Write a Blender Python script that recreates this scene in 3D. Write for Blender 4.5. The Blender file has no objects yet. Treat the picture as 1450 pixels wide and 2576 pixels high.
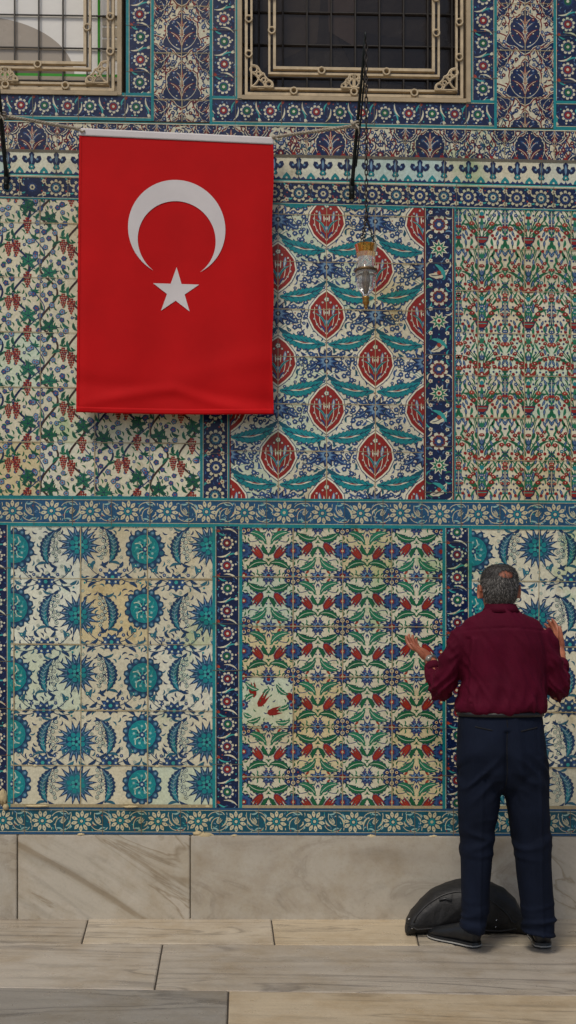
import bpy,bmesh,math,random
import numpy as np
from mathutils import Vector, Matrix, noise
from mathutils.bvhtree import BVHTree
random.seed(7)
PI=math.pi
S=510.0;D=5.5;H=1.36;HY=1616.0;F=2805.0
scene=bpy.context.scene
COL=scene.collection
def slope(y): return float(np.interp(y,[-400,303,400,500,1252,2100,2310],[22,24,31,33,10,5,8]))
def W(x,y,d=0.0): return ((x-725)/S,-d,(2310-(y+x/1450*slope(y)))/S)
def P(px,py,d):
    k=(D-d)/F
    return Vector(((px-725)*k,-d,H+(HY-py)*k))
def lin(c):
    c=c/255.0
    return c/12.92 if c<=.04045 else ((c+.055)/1.055)**2.4
def rgb(r,g,b): return (lin(r),lin(g),lin(b))
# ---------------------------------------------------------------- objects
def link(name,me,mat=None,parent=None,smooth=False):
    o=bpy.data.objects.new(name,me);COL.objects.link(o)
    if mat is not None and me is not None: me.materials.append(mat)
    if parent: o.parent=parent
    if smooth and me is not None:
        me.polygons.foreach_set('use_smooth',[True]*len(me.polygons))
    return o
def tag(o,label=None,cat=None,group=None,kind=None):
    if label:o['label']=label
    if cat:o['category']=cat
    if group:o['group']=group
    if kind:o['kind']=kind
    return o
def bmobj(name,bm,mat,parent=None,smooth=False):
    bmesh.ops.recalc_face_normals(bm,faces=bm.faces)
    me=bpy.data.meshes.new(name);bm.to_mesh(me);bm.free()
    return link(name,me,mat,parent,smooth)
def bx(bm,x0,x1,y0,y1,z0,z1):
    v=[bm.verts.new(p) for p in [(x0,y0,z0),(x1,y0,z0),(x1,y1,z0),(x0,y1,z0),(x0,y0,z1),(x1,y0,z1),(x1,y1,z1),(x0,y1,z1)]]
    for f in [(0,3,2,1),(4,5,6,7),(0,1,5,4),(1,2,6,5),(2,3,7,6),(3,0,4,7)]: bm.faces.new([v[i] for i in f])
    return v
def wbox(bm,x0,x1,y0,y1,d0,d1):
    f=[bm.verts.new(W(x,y,d0)) for x,y in ((x0,y1),(x1,y1),(x1,y0),(x0,y0))]
    b=[bm.verts.new(W(x,y,d1)) for x,y in ((x0,y1),(x1,y1),(x1,y0),(x0,y0))]
    bm.faces.new(f);bm.faces.new(b[::-1])
    for i in range(4):
        j=(i+1)%4
        bm.faces.new((f[j],f[i],b[i],b[j]))
def frame_at(t,ref=Vector((0,0,1))):
    t=t.normalized()
    if abs(t.dot(ref))>.95: ref=Vector((0,1,0))
    a=t.cross(ref).normalized();b=a.cross(t).normalized()
    return a,b
def loft(bm,rings,cap=True):
    vs=[[bm.verts.new(p) for p in r] for r in rings]
    n=len(vs[0])
    for a,b in zip(vs[:-1],vs[1:]):
        for i in range(n):
            j=(i+1)%n
            bm.faces.new((a[i],a[j],b[j],b[i]))
    if cap:
        bm.faces.new(vs[0][::-1]);bm.faces.new(vs[-1])
def ell(c,ax,ay,n=20,e=2.0):
    out=[]
    for i in range(n):
        a=2*PI*i/n;ca,sa=math.cos(a),math.sin(a)
        u=math.copysign(abs(ca)**(2/e),ca);v=math.copysign(abs(sa)**(2/e),sa)
        out.append(c+ax*u+ay*v)
    return out
def tube(bm,pts,rad,n=10,closed=False,ref=Vector((0,0,1)),flat=1.0):
    pts=[Vector(p) for p in pts]
    if not hasattr(rad,'__len__'): rad=[rad]*len(pts)
    m=len(pts);rings=[];pa=None
    for i in range(m):
        if closed: t=pts[(i+1)%m]-pts[(i-1)%m]
        else: t=pts[min(i+1,m-1)]-pts[max(i-1,0)]
        t.normalize()
        if pa is None: a,b=frame_at(t,ref)
        else:
            a=(pa-t*pa.dot(t)).normalized();b=a.cross(t).normalized()
        pa=a
        rings.append(ell(pts[i],a*rad[i],b*rad[i]*flat,n))
    if closed:
        vs=[[bm.verts.new(p) for p in r] for r in rings]
        for k in range(m):
            A=vs[k];B=vs[(k+1)%m]
            for i in range(n):
                j=(i+1)%n
                bm.faces.new((A[i],A[j],B[j],B[i]))
    else: loft(bm,rings)
def ellipsoid(bm,c,r,n=14,m=10,rot=None):
    c=Vector(c);rings=[]
    for k in range(m+1):
        th=PI*(.02+.96*k/m)
        ring=[]
        for i in range(n):
            a=2*PI*i/n
            v=Vector((r[0]*math.sin(th)*math.cos(a),r[1]*math.sin(th)*math.sin(a),-r[2]*math.cos(th)))
            if rot: v=rot@v
            ring.append(c+v)
        rings.append(ring)
    loft(bm,rings)
def lathe(bm,c,prof,n=24,cap=False):
    loft(bm,[[Vector((c[0]+r*math.cos(2*PI*i/n),c[1]+r*math.sin(2*PI*i/n),c[2]+z)) for i in range(n)] for r,z in prof],cap)
# ---------------------------------------------------------------- materials
class NT:
    def __init__(s,name):
        s.m=bpy.data.materials.new(name);s.m.use_nodes=True;s.t=s.m.node_tree
        s.b=s.t.nodes['Principled BSDF']
    def n(s,t): return s.t.nodes.new(t)
    def l(s,a,b): s.t.links.new(a,b)
    def coord(s,scale=(1,1,1),rot=(0,0,0)):
        tc=s.n('ShaderNodeTexCoord');mp=s.n('ShaderNodeMapping')
        r_=s.n('ShaderNodeMapping');r_.inputs['Rotation'].default_value=rot
        mp.inputs['Scale'].default_value=scale
        s.l(tc.outputs['Object'],r_.inputs['Vector']);s.l(r_.outputs['Vector'],mp.inputs['Vector']);return mp.outputs['Vector']
    def noise(s,vec,scale,detail=4,rough=.55,dist=0):
        o=s.n('ShaderNodeTexNoise');o.inputs['Scale'].default_value=scale;o.inputs['Detail'].default_value=detail
        o.inputs['Roughness'].default_value=rough;o.inputs['Distortion'].default_value=dist
        s.l(vec,o.inputs['Vector']);return o.outputs['Fac']
    def ramp(s,fac,stops):
        r=s.n('ShaderNodeValToRGB');e=r.color_ramp.elements
        e[0].position=stops[0][0];e[0].color=(*stops[0][1],1)
        e[1].position=stops[-1][0];e[1].color=(*stops[-1][1],1)
        for p,c in stops[1:-1]:
            q=e.new(p);q.color=(*c,1)
        s.l(fac,r.inputs['Fac']);return r.outputs['Color']
    def mix(s,a,b,fac,mode='MIX'):
        m=s.n('ShaderNodeMix');m.data_type='RGBA';m.blend_type=mode
        def put(i,v):
            if isinstance(v,bpy.types.NodeSocket): s.l(v,m.inputs[i])
            elif isinstance(v,(int,float)): m.inputs[i].default_value=v
            else: m.inputs[i].default_value=(*v,1)
        put(0,fac);put(6,a);put(7,b)
        return m.outputs[2]
    def bump(s,h,dist,strength=1):
        b=s.n('ShaderNodeBump');b.inputs['Distance'].default_value=dist;b.inputs['Strength'].default_value=strength
        s.l(h,b.inputs['Height']);s.l(b.outputs['Normal'],s.b.inputs['Normal'])
def g(v): return (v,v,v)
def simple(name,col,rough=.6,metal=0,sc=20,amt=.25,bd=.0,bsc=60,spec=.5):
    t=NT(name);v=t.coord()
    f=t.noise(v,sc)
    c=t.mix(col,t.ramp(f,[(.25,g(1-amt)),(.75,g(1+amt*.4))]),1.0,'MULTIPLY')
    t.l(c,t.b.inputs['Base Color']);t.b.inputs['Roughness'].default_value=rough;t.b.inputs['Metallic'].default_value=metal
    t.b.inputs['Specular IOR Level'].default_value=spec
    if bd: t.bump(t.noise(v,bsc,5),bd)
    return t.m
def paint_mat(name,rough=.3,stain=True):
    t=NT(name)
    a=t.n('ShaderNodeAttribute');a.attribute_name='paint'
    v=t.coord()
    c=a.outputs['Color']
    if stain:
        c=t.mix(c,t.ramp(t.noise(v,1.5,6,.62),[(.30,rgb(216,198,142)),(.43,rgb(250,246,232)),(.58,rgb(244,248,244)),(.66,rgb(186,222,178)),(.76,rgb(196,206,140))]),.8,'MULTIPLY')
        c=t.mix(c,t.ramp(t.noise(v,7,6,.65),[(.3,rgb(196,180,142)),(.42,g(1.0)),(.8,g(1.0))]),.5,'MULTIPLY')
        c=t.mix(c,t.ramp(t.noise(v,95,3,.6),[(.25,g(.62)),(.75,g(1.22))]),.55,'MULTIPLY')
        ch=t.ramp(t.noise(v,24,7,.7,.6),[(.69,g(0)),(.705,g(1))])
        c=t.mix(c,rgb(176,160,126),ch)
    t.l(c,t.b.inputs['Base Color'])
    r=t.ramp(t.noise(v,5,4),[(.3,g(rough-.10)),(.7,g(rough+.2))])
    t.l(r,t.b.inputs['Roughness'])
    t.b.inputs['Specular IOR Level'].default_value=.35
    t.bump(t.noise(v,16,4,.6),.003,.7)
    return t.m
M_TILE=paint_mat('glazed_tile')
# ---------------------------------------------------------------- painted vector patterns
PAL=dict(
 cream=(212,206,184),white=(220,217,200),navy=(18,34,76),navy2=(32,58,108),blue=(50,84,136),steel=(32,80,120),sky=(108,142,176),
 turq=(18,128,138),turq2=(54,156,156),teal=(10,80,102),red=(138,30,20),red2=(112,22,22),brick=(158,58,36),green=(14,94,60),green2=(32,116,86),
 brown=(60,42,34),grout=(166,152,122),groutd=(104,98,86),pale=(182,202,198),black=(20,20,22),ivory=(198,190,162),deep=(12,30,72),
 warmc=(208,194,156),coolc=(200,210,190),whitet=(216,217,202),inkb=(28,58,98),tealb=(42,98,122),mist=(146,184,184))
PAL={k:rgb(*v) for k,v in PAL.items()}
def clip_poly(pts,x0,y0,x1,y1):
    for ax,lim,sg in ((0,x0,1),(0,x1,-1),(1,y0,1),(1,y1,-1)):
        out=[];n=len(pts)
        if n==0: return out
        for i in range(n):
            a=pts[i-1];b=pts[i]
            ia=(a[ax]-lim)*sg>=0;ib=(b[ax]-lim)*sg>=0
            if ia!=ib:
                t=(lim-a[ax])/(b[ax]-a[ax])
                out.append((a[0]+t*(b[0]-a[0]),a[1]+t*(b[1]-a[1])))
            if ib: out.append(b)
        pts=out
    return pts
class Pan:
    def __init__(s,clip,jit=.10): s.clip=clip;s.V=[];s.Fc=[];s.C=[];s.jit=jit;s.tr=None;s.k=0;s.tone=1.0
    def at(s,x,y,rot=0,sc=1,fx=1,fy=1):
        s.tr=(x,y,math.cos(rot),math.sin(rot),sc,fx,fy);s.tone=1+random.uniform(-s.jit,s.jit);return s
    def poly(s,pts,col,l):
        if s.tr:
            x0,y0,c,sn,sc,fx,fy=s.tr
            pts=[(x0+fx*sc*(x*c-y*sn),y0+fy*sc*(x*sn+y*c)) for x,y in pts]
        a,b,c2,d=s.clip
        xs=[p[0] for p in pts];ys=[p[1] for p in pts]
        if max(xs)<=a or min(xs)>=c2 or max(ys)<=b or min(ys)>=d: return
        if min(xs)<a or max(xs)>c2 or min(ys)<b or max(ys)>d:
            pts=clip_poly(pts,a,b,c2,d)
            if len(pts)<3: return
        s.k+=1
        dep=.004+l*.00032+(s.k%61)*.000004
        n0=len(s.V)
        for x,y in pts: s.V.append(W(x,y,dep))
        ar=sum(pts[i-1][0]*pts[i][1]-pts[i][0]*pts[i-1][1] for i in range(len(pts)))
        idx=list(range(n0,n0+len(pts)))
        if ar>0: idx=idx[::-1]
        s.Fc.append(idx)
        cc=PAL[col] if isinstance(col,str) else col
        j=s.tone*(1+random.uniform(-.05,.05))
        s.C.append((cc[0]*j,cc[1]*j,cc[2]*j,1))
    def build(s,name,parent,mat=None):
        me=bpy.data.meshes.new(name);me.from_pydata(s.V,[],s.Fc)
        ca=me.color_attributes.new(name='paint',type='FLOAT_COLOR',domain='CORNER')
        arr=np.repeat(np.array(s.C,dtype=np.float32),[len(f) for f in s.Fc],axis=0)
        ca.data.foreach_set('color',arr.ravel())
        return link(name,me,mat or M_TILE,parent)
def rect(p,x0,y0,x1,y1,col,l): p.poly([(x0,y0),(x1,y0),(x1,y1),(x0,y1)],col,l)
def circ(p,x,y,r,col,l,n=8,ry=None):
    ry=ry or r
    p.poly([(x+r*math.cos(2*PI*i/n),y+ry*math.sin(2*PI*i/n)) for i in range(n)],col,l)
def ros(p,x,y,R,n,col,l,inner=.76,ph=0,ry=1.0):
    pts=[]
    for k in range(n):
        for u,r in ((0,inner),(.3,1),(.7,1)):
            a=2*PI*(k+u)/n+ph;pts.append((x+R*r*math.cos(a),y+R*ry*r*math.sin(a)))
    p.poly(pts,col,l)
def spiky(p,x,y,R,n,col,l,inner=.6,ph=0,ry=1.0):
    pts=[]
    for k in range(2*n):
        r=R if k%2==0 else R*inner
        a=PI*k/n+ph;pts.append((x+r*math.cos(a),y+ry*r*math.sin(a)))
    p.poly(pts,col,l)
def bez(a,b,c,n=8):
    return [((1-t)**2*a[0]+2*t*(1-t)*b[0]+t*t*c[0],(1-t)**2*a[1]+2*t*(1-t)*b[1]+t*t*c[1]) for t in [i/n for i in range(n+1)]]
def stroke(p,pts,w,col,l):
    m=len(pts);A=[];B=[]
    for i in range(m):
        a=pts[max(i-1,0)];b=pts[min(i+1,m-1)]
        dx,dy=b[0]-a[0],b[1]-a[1];L=math.hypot(dx,dy) or 1
        nx,ny=-dy/L*w*.5,dx/L*w*.5
        A.append((pts[i][0]+nx,pts[i][1]+ny));B.append((pts[i][0]-nx,pts[i][1]-ny))
    for i in range(m-1): p.poly([A[i],A[i+1],B[i+1],B[i]],col,l)
def leaf(p,a,c,w,bend,col,l,ser=0,n=8,vein=None,out=None,ow=3.2,vw=1.8):
    mx,my=(a[0]+c[0])/2,(a[1]+c[1])/2;dx,dy=c[0]-a[0],c[1]-a[1]
    ctl=(mx-dy*bend,my+dx*bend)
    pts=bez(a,ctl,c,n)
    def mk(w):
        A=[];B=[]
        for i in range(n+1):
            q=pts[max(i-1,0)];r=pts[min(i+1,n)]
            ex,ey=r[0]-q[0],r[1]-q[1];L=math.hypot(ex,ey) or 1
            t=i/n;ww=w*.5*math.sin(PI*min(max(t,.02),.98))**.75
            if ser and i%2: ww*=1+ser
            nx,ny=-ey/L*ww,ex/L*ww
            A.append((pts[i][0]+nx,pts[i][1]+ny));B.append((pts[i][0]-nx,pts[i][1]-ny))
        return A+B[::-1]
    if out: p.poly(mk(w+ow),out,l)
    p.poly(mk(w),col,l+ (1 if out else 0))
    if vein: stroke(p,pts[1:-1],vw,vein,l+2)
SH=[(0,0),(-.26,-.14),(-.36,-.48),(-.33,-1),(-.13,-.62),(0,-1.05),(.13,-.62),(.33,-1),(.36,-.48),(.26,-.14)]
def tulip(p,L,col,l,out='navy',strip='cream',wx=1.0):
    if out: p.poly([(x*L*1.18*wx,y*L*1.08+L*.04) for x,y in SH],out,l)
    p.poly([(x*L*wx,y*L) for x,y in SH],col,l+1)
    if strip:
        stroke(p,[(0,-.15*L),(-.02*L,-.75*L)],L*.06,strip,l+2);stroke(p,[(-.1*L*wx,-.2*L),(-.24*L*wx,-.75*L)],L*.045,strip,l+2);stroke(p,[(.1*L*wx,-.2*L),(.24*L*wx,-.75*L)],L*.045,strip,l+2)
def rosette(p,R,c1='cream',c2='navy',c3='red',c4='cream',l=2,n=8):
    ros(p,0,0,R,n,c1,l,.72);ros(p,0,0,R*.70,n,c2,l+1,.85);ros(p,0,0,R*.56,n,c3,l+2,.7);circ(p,0,0,R*.22,c4,l+3,6)
    for k in range(n):
        a=2*PI*(k)/n;stroke(p,[(R*.62*math.cos(a),R*.62*math.sin(a)),(R*.98*math.cos(a),R*.98*math.sin(a))],R*.10,c2,l+2)
def petalrosette(p,R,l=2,pc='cream',dark='steel',cc='cream',n=10,mid='turq'):
    circ(p,0,0,R*1.08,dark,l,16)
    for k in range(n):
        a=2*PI*k/n
        leaf(p,(R*.40*math.cos(a),R*.40*math.sin(a)),(R*1.02*math.cos(a),R*1.02*math.sin(a)),R*.34,0,pc,l+1,n=4)
        circ(p,R*.76*math.cos(a),R*.76*math.sin(a),R*.055,dark,l+2,5)
    circ(p,0,0,R*.36,mid,l+1.5,10);circ(p,0,0,R*.26,dark,l+2,8);circ(p,0,0,R*.16,cc,l+3,6)
def sflower(p,x,y,r,col='blue',cc='cream',l=3,out='navy'):
    ros(p,x,y,r*1.22,5,out,l,.8,x);ros(p,x,y,r,5,col,l+1,.7,x);circ(p,x,y,r*.35,cc,l+2,5)
def scatter(w,h,dmin,seed,n=4000):
    rr=random.Random(seed);out=[]
    for _ in range(n):
        x,y=rr.uniform(0,w),rr.uniform(0,h)
        if all((x-a)**2+(y-b)**2>dmin*dmin for a,b,_k,_r in out): out.append((x,y,rr.random(),rr.uniform(0,6.283)))
    return out
def tiles(p,r,xs,ys,col,vary=.06,gw=1.8,gcol='grout',gl=8,alts=None):
    x0,y0,x1,y1=r;p.tr=None
    X=[x0]+[x for x in xs if x0+4<x<x1-4]+[x1];Y=[y0]+[y for y in ys if y0+4<y<y1-4]+[y1]
    for i in range(len(X)-1):
        for j in range(len(Y)-1):
            p.tone=1+random.uniform(-vary,vary)
            c=col
            if alts and random.random()<.4: c=random.choice(alts)
            rect(p,X[i],Y[j],X[i+1],Y[j+1],c,0)
    p.tone=1
    for x in X[1:-1]:
        for j in range(len(Y)-1):
            o=random.uniform(-.7,.7);w=gw*random.uniform(.5,1.3);rect(p,x+o-w/2,Y[j],x+o+w/2,Y[j+1],gcol,gl)
    for y in Y[1:-1]:
        for i in range(len(X)-1):
            o=random.uniform(-.7,.7);w=gw*random.uniform(.5,1.3);rect(p,X[i],y+o-w/2,X[i+1],y+o+w/2,gcol,gl+.5)
def rng(a,b,s):
    out=[];x=a
    while x<b: out.append(x);x+=s
    return out
def border(p,x0,y0,x1,y1,vert,sp,start,R,base='navy',edge='turq',cols=('red','green'),ew=7,style=0,tl=122):
    p.clip=(x0,y0,x1,y1);p.tr=None
    if vert: tiles(p,(x0,y0,x1,y1),[],rng(start+sp/2-40*tl,y1,tl),base,.14,1.5,'groutd')
    else: tiles(p,(x0,y0,x1,y1),rng(start+sp/2-40*tl,x1,tl),[],base,.14,1.5,'groutd')
    p.tone=1
    for s_ in (0,1):
        for w0,w1,c,l in ((0,ew,edge,5),(ew,ew+1.4,'ivory',5)):
            if vert:
                a=x0+w0 if s_==0 else x1-w1;rect(p,a,y0,a+(w1-w0),y1,c,l)
            else:
                a=y0+w0 if s_==0 else y1-w1;rect(p,x0,a,x1,a+(w1-w0),c,l)
    cx=(x0+x1)/2;cy=(y0+y1)/2;i=0
    lo,hi=(y0,y1) if vert else (x0,x1)
    q=start-math.ceil((start-lo)/sp+1)*sp;i=int(round((q-start)/sp))
    half=((x1-x0) if vert else (y1-y0))/2-ew
    for (a,b,k,ro) in scatter(x1-x0,min(y1-y0,420),8.5,int(x0)+3,1400) if vert else scatter(min(x1-x0,420),y1-y0,8.5,int(y0)+3,1400):
        reps=range(0,int(hi-lo)//420+1)
        for rp in reps:
            xx,yy=(x0+a,y0+b+420*rp) if vert else (x0+a+420*rp,y0+b)
            p.at(xx,yy,ro)
            if k<.5: leaf(p,(-4.5,0),(4.5,0),2.4,.5,'sky' if k<.15 else 'blue',.6,n=3)
            elif k<.62: circ(p,0,0,1.8,'brick',.6,5)
            elif k<.72: circ(p,0,0,2.0,'turq2',.6,5)
    while q<hi+sp:
        x,y=(cx,q) if vert else (q,cy)
        rot=0 if vert else PI/2
        jx=random.uniform(-1.5,1.5)
        c3=cols[i%len(cols)]
        if style==0:
            p.at(x+jx,y,random.uniform(0,1));circ(p,0,0,R*1.12,base,1.5,14);rosette(p,R*.95,'cream','navy2',c3,'cream',2,9)
            sgn=1 if i%2 else -1
            xm,ym=(cx,q+sp/2) if vert else (q+sp/2,cy)
            p.at(xm,ym,rot,1,1,1)
            leaf(p,(-half*.85*sgn,sp*.10),(half*.3*sgn,-sp*.12),4.2,.3,'cream',1,n=5)
            leaf(p,(half*.85*sgn,-sp*.02),(-half*.2*sgn,sp*.16),4,.3,'turq2',1,n=5)
            p.at(xm+(half*.62*sgn if vert else 0),ym+(0 if vert else half*.62*sgn),rot+sgn*1.1);tulip(p,10,'brick' if i%2==0 else 'cream',2,None,None)
            for s2 in (-1,1):
                ox,oy=(s2*half*.72,-R*.2) if vert else (-R*.2,s2*half*.72)
                p.at(x+ox,y+oy,0);circ(p,0,0,2.6,'cream' if s2>0 else 'sky',2,5)
        elif style==1:
            p.at(x+jx,y,0)
            circ(p,0,0,R*1.1,base,1.5,14);rosette(p,R,'ivory','navy',('tealb','navy2')[i%2],'ivory',2,10)
            circ(p,0,0,R*.35,'ivory',5,6);circ(p,0,0,R*.16,'navy',6,5)
            for s2 in (-1,1):
                xm,ym=(cx+s2*half*.55,q+sp/2) if vert else (q+sp/2,cy+s2*half*.6)
                p.at(xm,ym,0);sflower(p,0,0,6.0,'ivory','red',2,'navy')
                p.at(xm,ym,rot+s2);leaf(p,(5,0),(17,3),4,.4,'ivory',2,n=4);leaf(p,(-5,0),(-15,-4),4,.4,'turq2',2,n=4);circ(p,0,9*s2,2.5,'brick',2,5)
        elif style==2:
            if i%3==0:
                p.at(x,y,0);rosette(p,R*.9,'cream','red2','navy2','cream',2,8)
            elif i%3==1:
                p.at(x,y,random.uniform(-.3,.3))
                spiky(p,0,0,R*.95,9,'cream',2,.55);spiky(p,0,0,R*.75,9,'green2',3,.5);circ(p,0,0,R*.3,'cream',5,6);circ(p,0,0,R*.18,'red',6,5)
            else:
                p.at(x,y,random.uniform(-.3,.3))
                leaf(p,(-R*.9,R*.45),(R*.8,-R*.55),R*.6,.3,'cream',2,.3,9,'navy');leaf(p,(-R*.6,-R*.7),(R*.7,R*.5),R*.36,-.3,'turq2',4,.2,8);circ(p,0,0,R*.22,'brick',6,6)
            for s2 in (-1,1):
                for t in (-.33,.33):
                    p.at(cx+s2*half*.7,q+sp*t,random.uniform(0,6));leaf(p,(-9,0),(9,2),4,.4,random.choice(['cream','sky','turq2','green2']),1,n=4)
                p.at(cx+s2*half*.6,q+sp*.5,0);sflower(p,0,0,5.5,'cream','red',2,'navy')
        q+=sp;i+=1
def bigband(p,y0,y1,x0,x1,sp,start,R,base,edge,mid):
    p.clip=(x0,y0,x1,y1);tiles(p,(x0,y0,x1,y1),rng(start-sp/2-sp*10+6,x1,sp),[],base,.14,1.6,'groutd')
    p.tone=1
    for a,b,c in ((0,6,edge),(6,7.2,'ivory')):
        rect(p,x0,y0+a,x1,y0+b,c,5);rect(p,x0,y1-b,x1,y1-a,c,5)
    cy=(y0+y1)/2
    q=start-sp*math.ceil((start-x0)/sp+1);i=0
    while q<x1+sp:
        p.at(q+random.uniform(-2,2),cy+random.uniform(-1,1),random.uniform(0,.5));petalrosette(p,R,2,'ivory',base,'ivory',10,mid)
        p.at(q+sp/2,cy,0,1,1,1 if i%2 else -1)
        for a,b,c in (((-24,22),(-34,-24),(2,-24)),((24,-22),(34,24),(-2,24)),((-14,20),(-18,-8),(6,-10)),((2,-24),(14,-26),(18,-16))): stroke(p,bez(a,b,c,8),1.7,'ivory',1)
        leaf(p,(-24,14),(-9,-12),4.5,-.35,'ivory',2,n=6);leaf(p,(24,-14),(11,14),4.5,-.35,'ivory',2,n=6)
        leaf(p,(-4,-23),(14,-18),4,.3,'mist',2,n=5);leaf(p,(4,23),(-14,19),4,.3,'mist',2,n=5);leaf(p,(20,20),(26,2),4,.3,'mist',2,n=5)
        p.at(q+sp/2,cy+6,.6*(1 if i%2 else -1));tulip(p,17,'ivory',2,None,base,.9)
        for dx,dy in ((-17,-6),(19,10),(-12,12),(14,-14),(0,20)): circ(p,dx,dy,1.8,random.choice(['turq2','ivory','brick']),3,5)
        for _ in range(10):
            p.at(q+sp/2+random.uniform(-26,26),cy+random.uniform(-25,25),random.uniform(0,6));leaf(p,(-4,0),(4,0),2.2,.4,random.choice(['mist','turq2','sky']),.6,n=3)
        q+=sp;i+=1
# ================================================================= the wall
wall=bpy.data.objects.new('tiled_wall',None);COL.objects.link(wall)
tag(wall,'tall wall faced with patterned blue, turquoise and red Iznik tiles above a pale stone base','wall')
XL,XR=-190,1640
M_PLASTER=simple('old_plaster',rgb(150,138,115),.85,0,8,.3,.003,40)
bm=bmesh.new()
for a,b,c,d in ((-900,2300,262,2330),(-900,-285,-600,262),(318,588,-600,262),(1198,1450,-600,262),(2080,2300,-600,262),(-900,2300,-760,-600)):
    wbox(bm,a,b,c,d,.0,-.45)
bmobj('wall_core',bm,M_PLASTER,wall)
def window_border(ox0,ox1,ob,ix0,ix1,ib,start,name):
    p=Pan(None)
    border(p,ox0,-420,ix0,ib,True,57,start,19,tl=116)
    border(p,ix1,-420,ox1,ib,True,57,start-6,19,tl=116)
    border(p,ox0,ib,ox1,ob,False,58,ox0+36,18,tl=116)
    p.tr=None;p.clip=(ox0,-420,ox1,ob)
    rect(p,ox0,ib-8,ox0+7,ob,'turq',9.5);rect(p,ox1-7,ib-8,ox1,ob,'turq',9.5)
    p.build(name,wall)
window_border(-330,388,300,-258,318,230,38,'window_border')
window_border(528,1250,306,600,1182,234,40,'window_border')
window_border(1392,2110,304,1466,2040,232,40,'window_border')
# --- arabesque panels
def arab_unit(p,cx,cy,fx,fy,sc=1.0):
    p.at(cx,cy,0,sc,fx,fy)
    pal=[]
    for a in range(0,30):
        t=2*PI*a/30;r=1+.14*math.cos(6*t)
        pal.append((44*r*math.sin(t)*(1-.30*math.cos(t)),-52*r*math.cos(t)))
    p.poly([(x*1.17,y*1.14) for x,y in pal],'red2',1);p.poly([(x*1.09,y*1.07) for x,y in pal],'cream',2);p.poly([(x*1.04,y*1.03) for x,y in pal],'navy',3)
    for s in (-1,1):
        leaf(p,(0,38),(s*36,-6),7,-.35*s,'red2',4,.3,9,'cream',None,3,1.3);leaf(p,(0,26),(s*26,-26),6,-.4*s,'blue',4,.3,9,'cream',None,3,1.3)
        leaf(p,(0,12),(s*14,-34),5,-.35*s,'cream',4,.3,8,'red',None,3,1.5);leaf(p,(0,42),(s*28,28),5,.2*s,'blue',4,0,6,'cream',None,3,1.2)
        for x,y,c in ((12,-20,'brick'),(30,-14,'cream'),(36,-26,'cream'),(22,6,'cream'),(34,12,'brick'),(14,30,'cream'),(6,-46,'cream'),(24,-38,'red'),(40,4,'cream')):
            circ(p,s*x,y,2.0,c,6,5)
        stroke(p,bez((s*6,44),(s*44,26),(s*42,-14),9),1.3,'cream',4);stroke(p,bez((s*42,-14),(s*34,-44),(s*6,-52),9),1.3,'cream',4)
    spiky(p,0,2,9,8,'cream',5,.5);circ(p,0,2,4,'red',6,6);leaf(p,(0,-12),(0,-44),5,0,'brick',4,.3,8,'cream',None,3,1.3)
def arab_fill(p,cx,cy,fx,fy):
    p.at(cx,cy,0,1,fx,fy)
    for s in (-1,1):
        stroke(p,bez((0,-60),(s*58,-42),(s*30,0),8),3,'red2',1);stroke(p,bez((s*30,0),(s*6,30),(s*56,62),8),3,'red2',1)
        stroke(p,bez((0,52),(s*24,20),(s*4,-34),8),2,'navy',1);stroke(p,bez((s*50,-50),(s*10,-20),(s*40,30),8),2,'red2',1)
        for x,y,r in ((14,-38,4.4),(34,-24,5),(20,-8,4.4),(44,6,4.4),(22,22,5),(46,34,4.4),(12,46,4.4),(58,-46,4.4),(60,18,4.4)):
            sflower(p,s*x,y,r,random.choice(['navy2','blue','red2']),'cream',2,'navy')
        for x,y,a in ((26,-34,.4),(10,-18,1.9),(34,12,.9),(10,30,2.4),(52,-6,1.4),(38,48,.2),(30,-52,2.6),(56,50,1.0)):
            leaf(p,(s*x-7*math.cos(a),y-7*math.sin(a)),(s*x+9*math.cos(a),y+9*math.sin(a)),4.6,.3,random.choice(['navy','navy2','teal','navy','red2']),2,n=4)
        leaf(p,(s*4,8),(s*30,-14),8,.4*s,'navy',3,.3,7,'cream')
    spiky(p,0,0,15,8,'navy',3,.55);spiky(p,0,0,9,8,'red2',4,.6);circ(p,0,0,3,'cream',5,6)
def dense_bits(p,r,dm,seed):
    x0,y0,x1,y1=r;w=min(x1-x0,400);h=min(y1-y0,400)
    for (a,b,k,ro) in scatter(w,h,dm,seed,3500):
        for i in range(int((x1-x0)//400)+1):
            for j in range(int((y1-y0)//400)+1):
                p.at(x0+a+400*i,y0+b+400*j,ro)
                if k<.55: leaf(p,(-6,0),(6,1),4.0,.5,('navy','navy2','navy','red2','teal')[int(k*50)%5],.5,n=4)
                elif k<.82: sflower(p,0,0,3.8,'blue','cream',.6,'navy')
                else: circ(p,0,0,2.6,('red','red2','navy')[int(k*40)%3],.7,5)
p=Pan(None)
for (r,cx,oy) in (((388,-420,528,300),458,80),((1250,-420,1392,300),1321,60)):
    p.clip=r;tiles(p,r,[cx],rng(oy-120*6+60,r[3],118),'cream',.05);dense_bits(p,r,9,int(cx))
    for k in range(-5,4):
        arab_unit(p,cx,oy+k*128,1,1,.92)
        for s in (-1,1):
            arab_fill(p,cx+s*66,oy+64+k*128,s,1);arab_unit(p,cx+s*70,oy+64+k*128,1,-1,.62)
p.build('arabesque_tile_panel',wall)
p=Pan(None);r=(XL,304,XR,379)
p.clip=r;tiles(p,r,rng(20-125*3,XR,125),[],'cream',.05);dense_bits(p,r,8.5,17)
for i,x in enumerate(rng(20-250,XR+80,125)):
    if i%2==0: arab_unit(p,x+62,356,1,1,.9)
    arab_fill(p,x,330,1,1);arab_unit(p,x,306,1,-1,.6)
    if i%2: arab_fill(p,x+62,372,1,-1)
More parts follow.
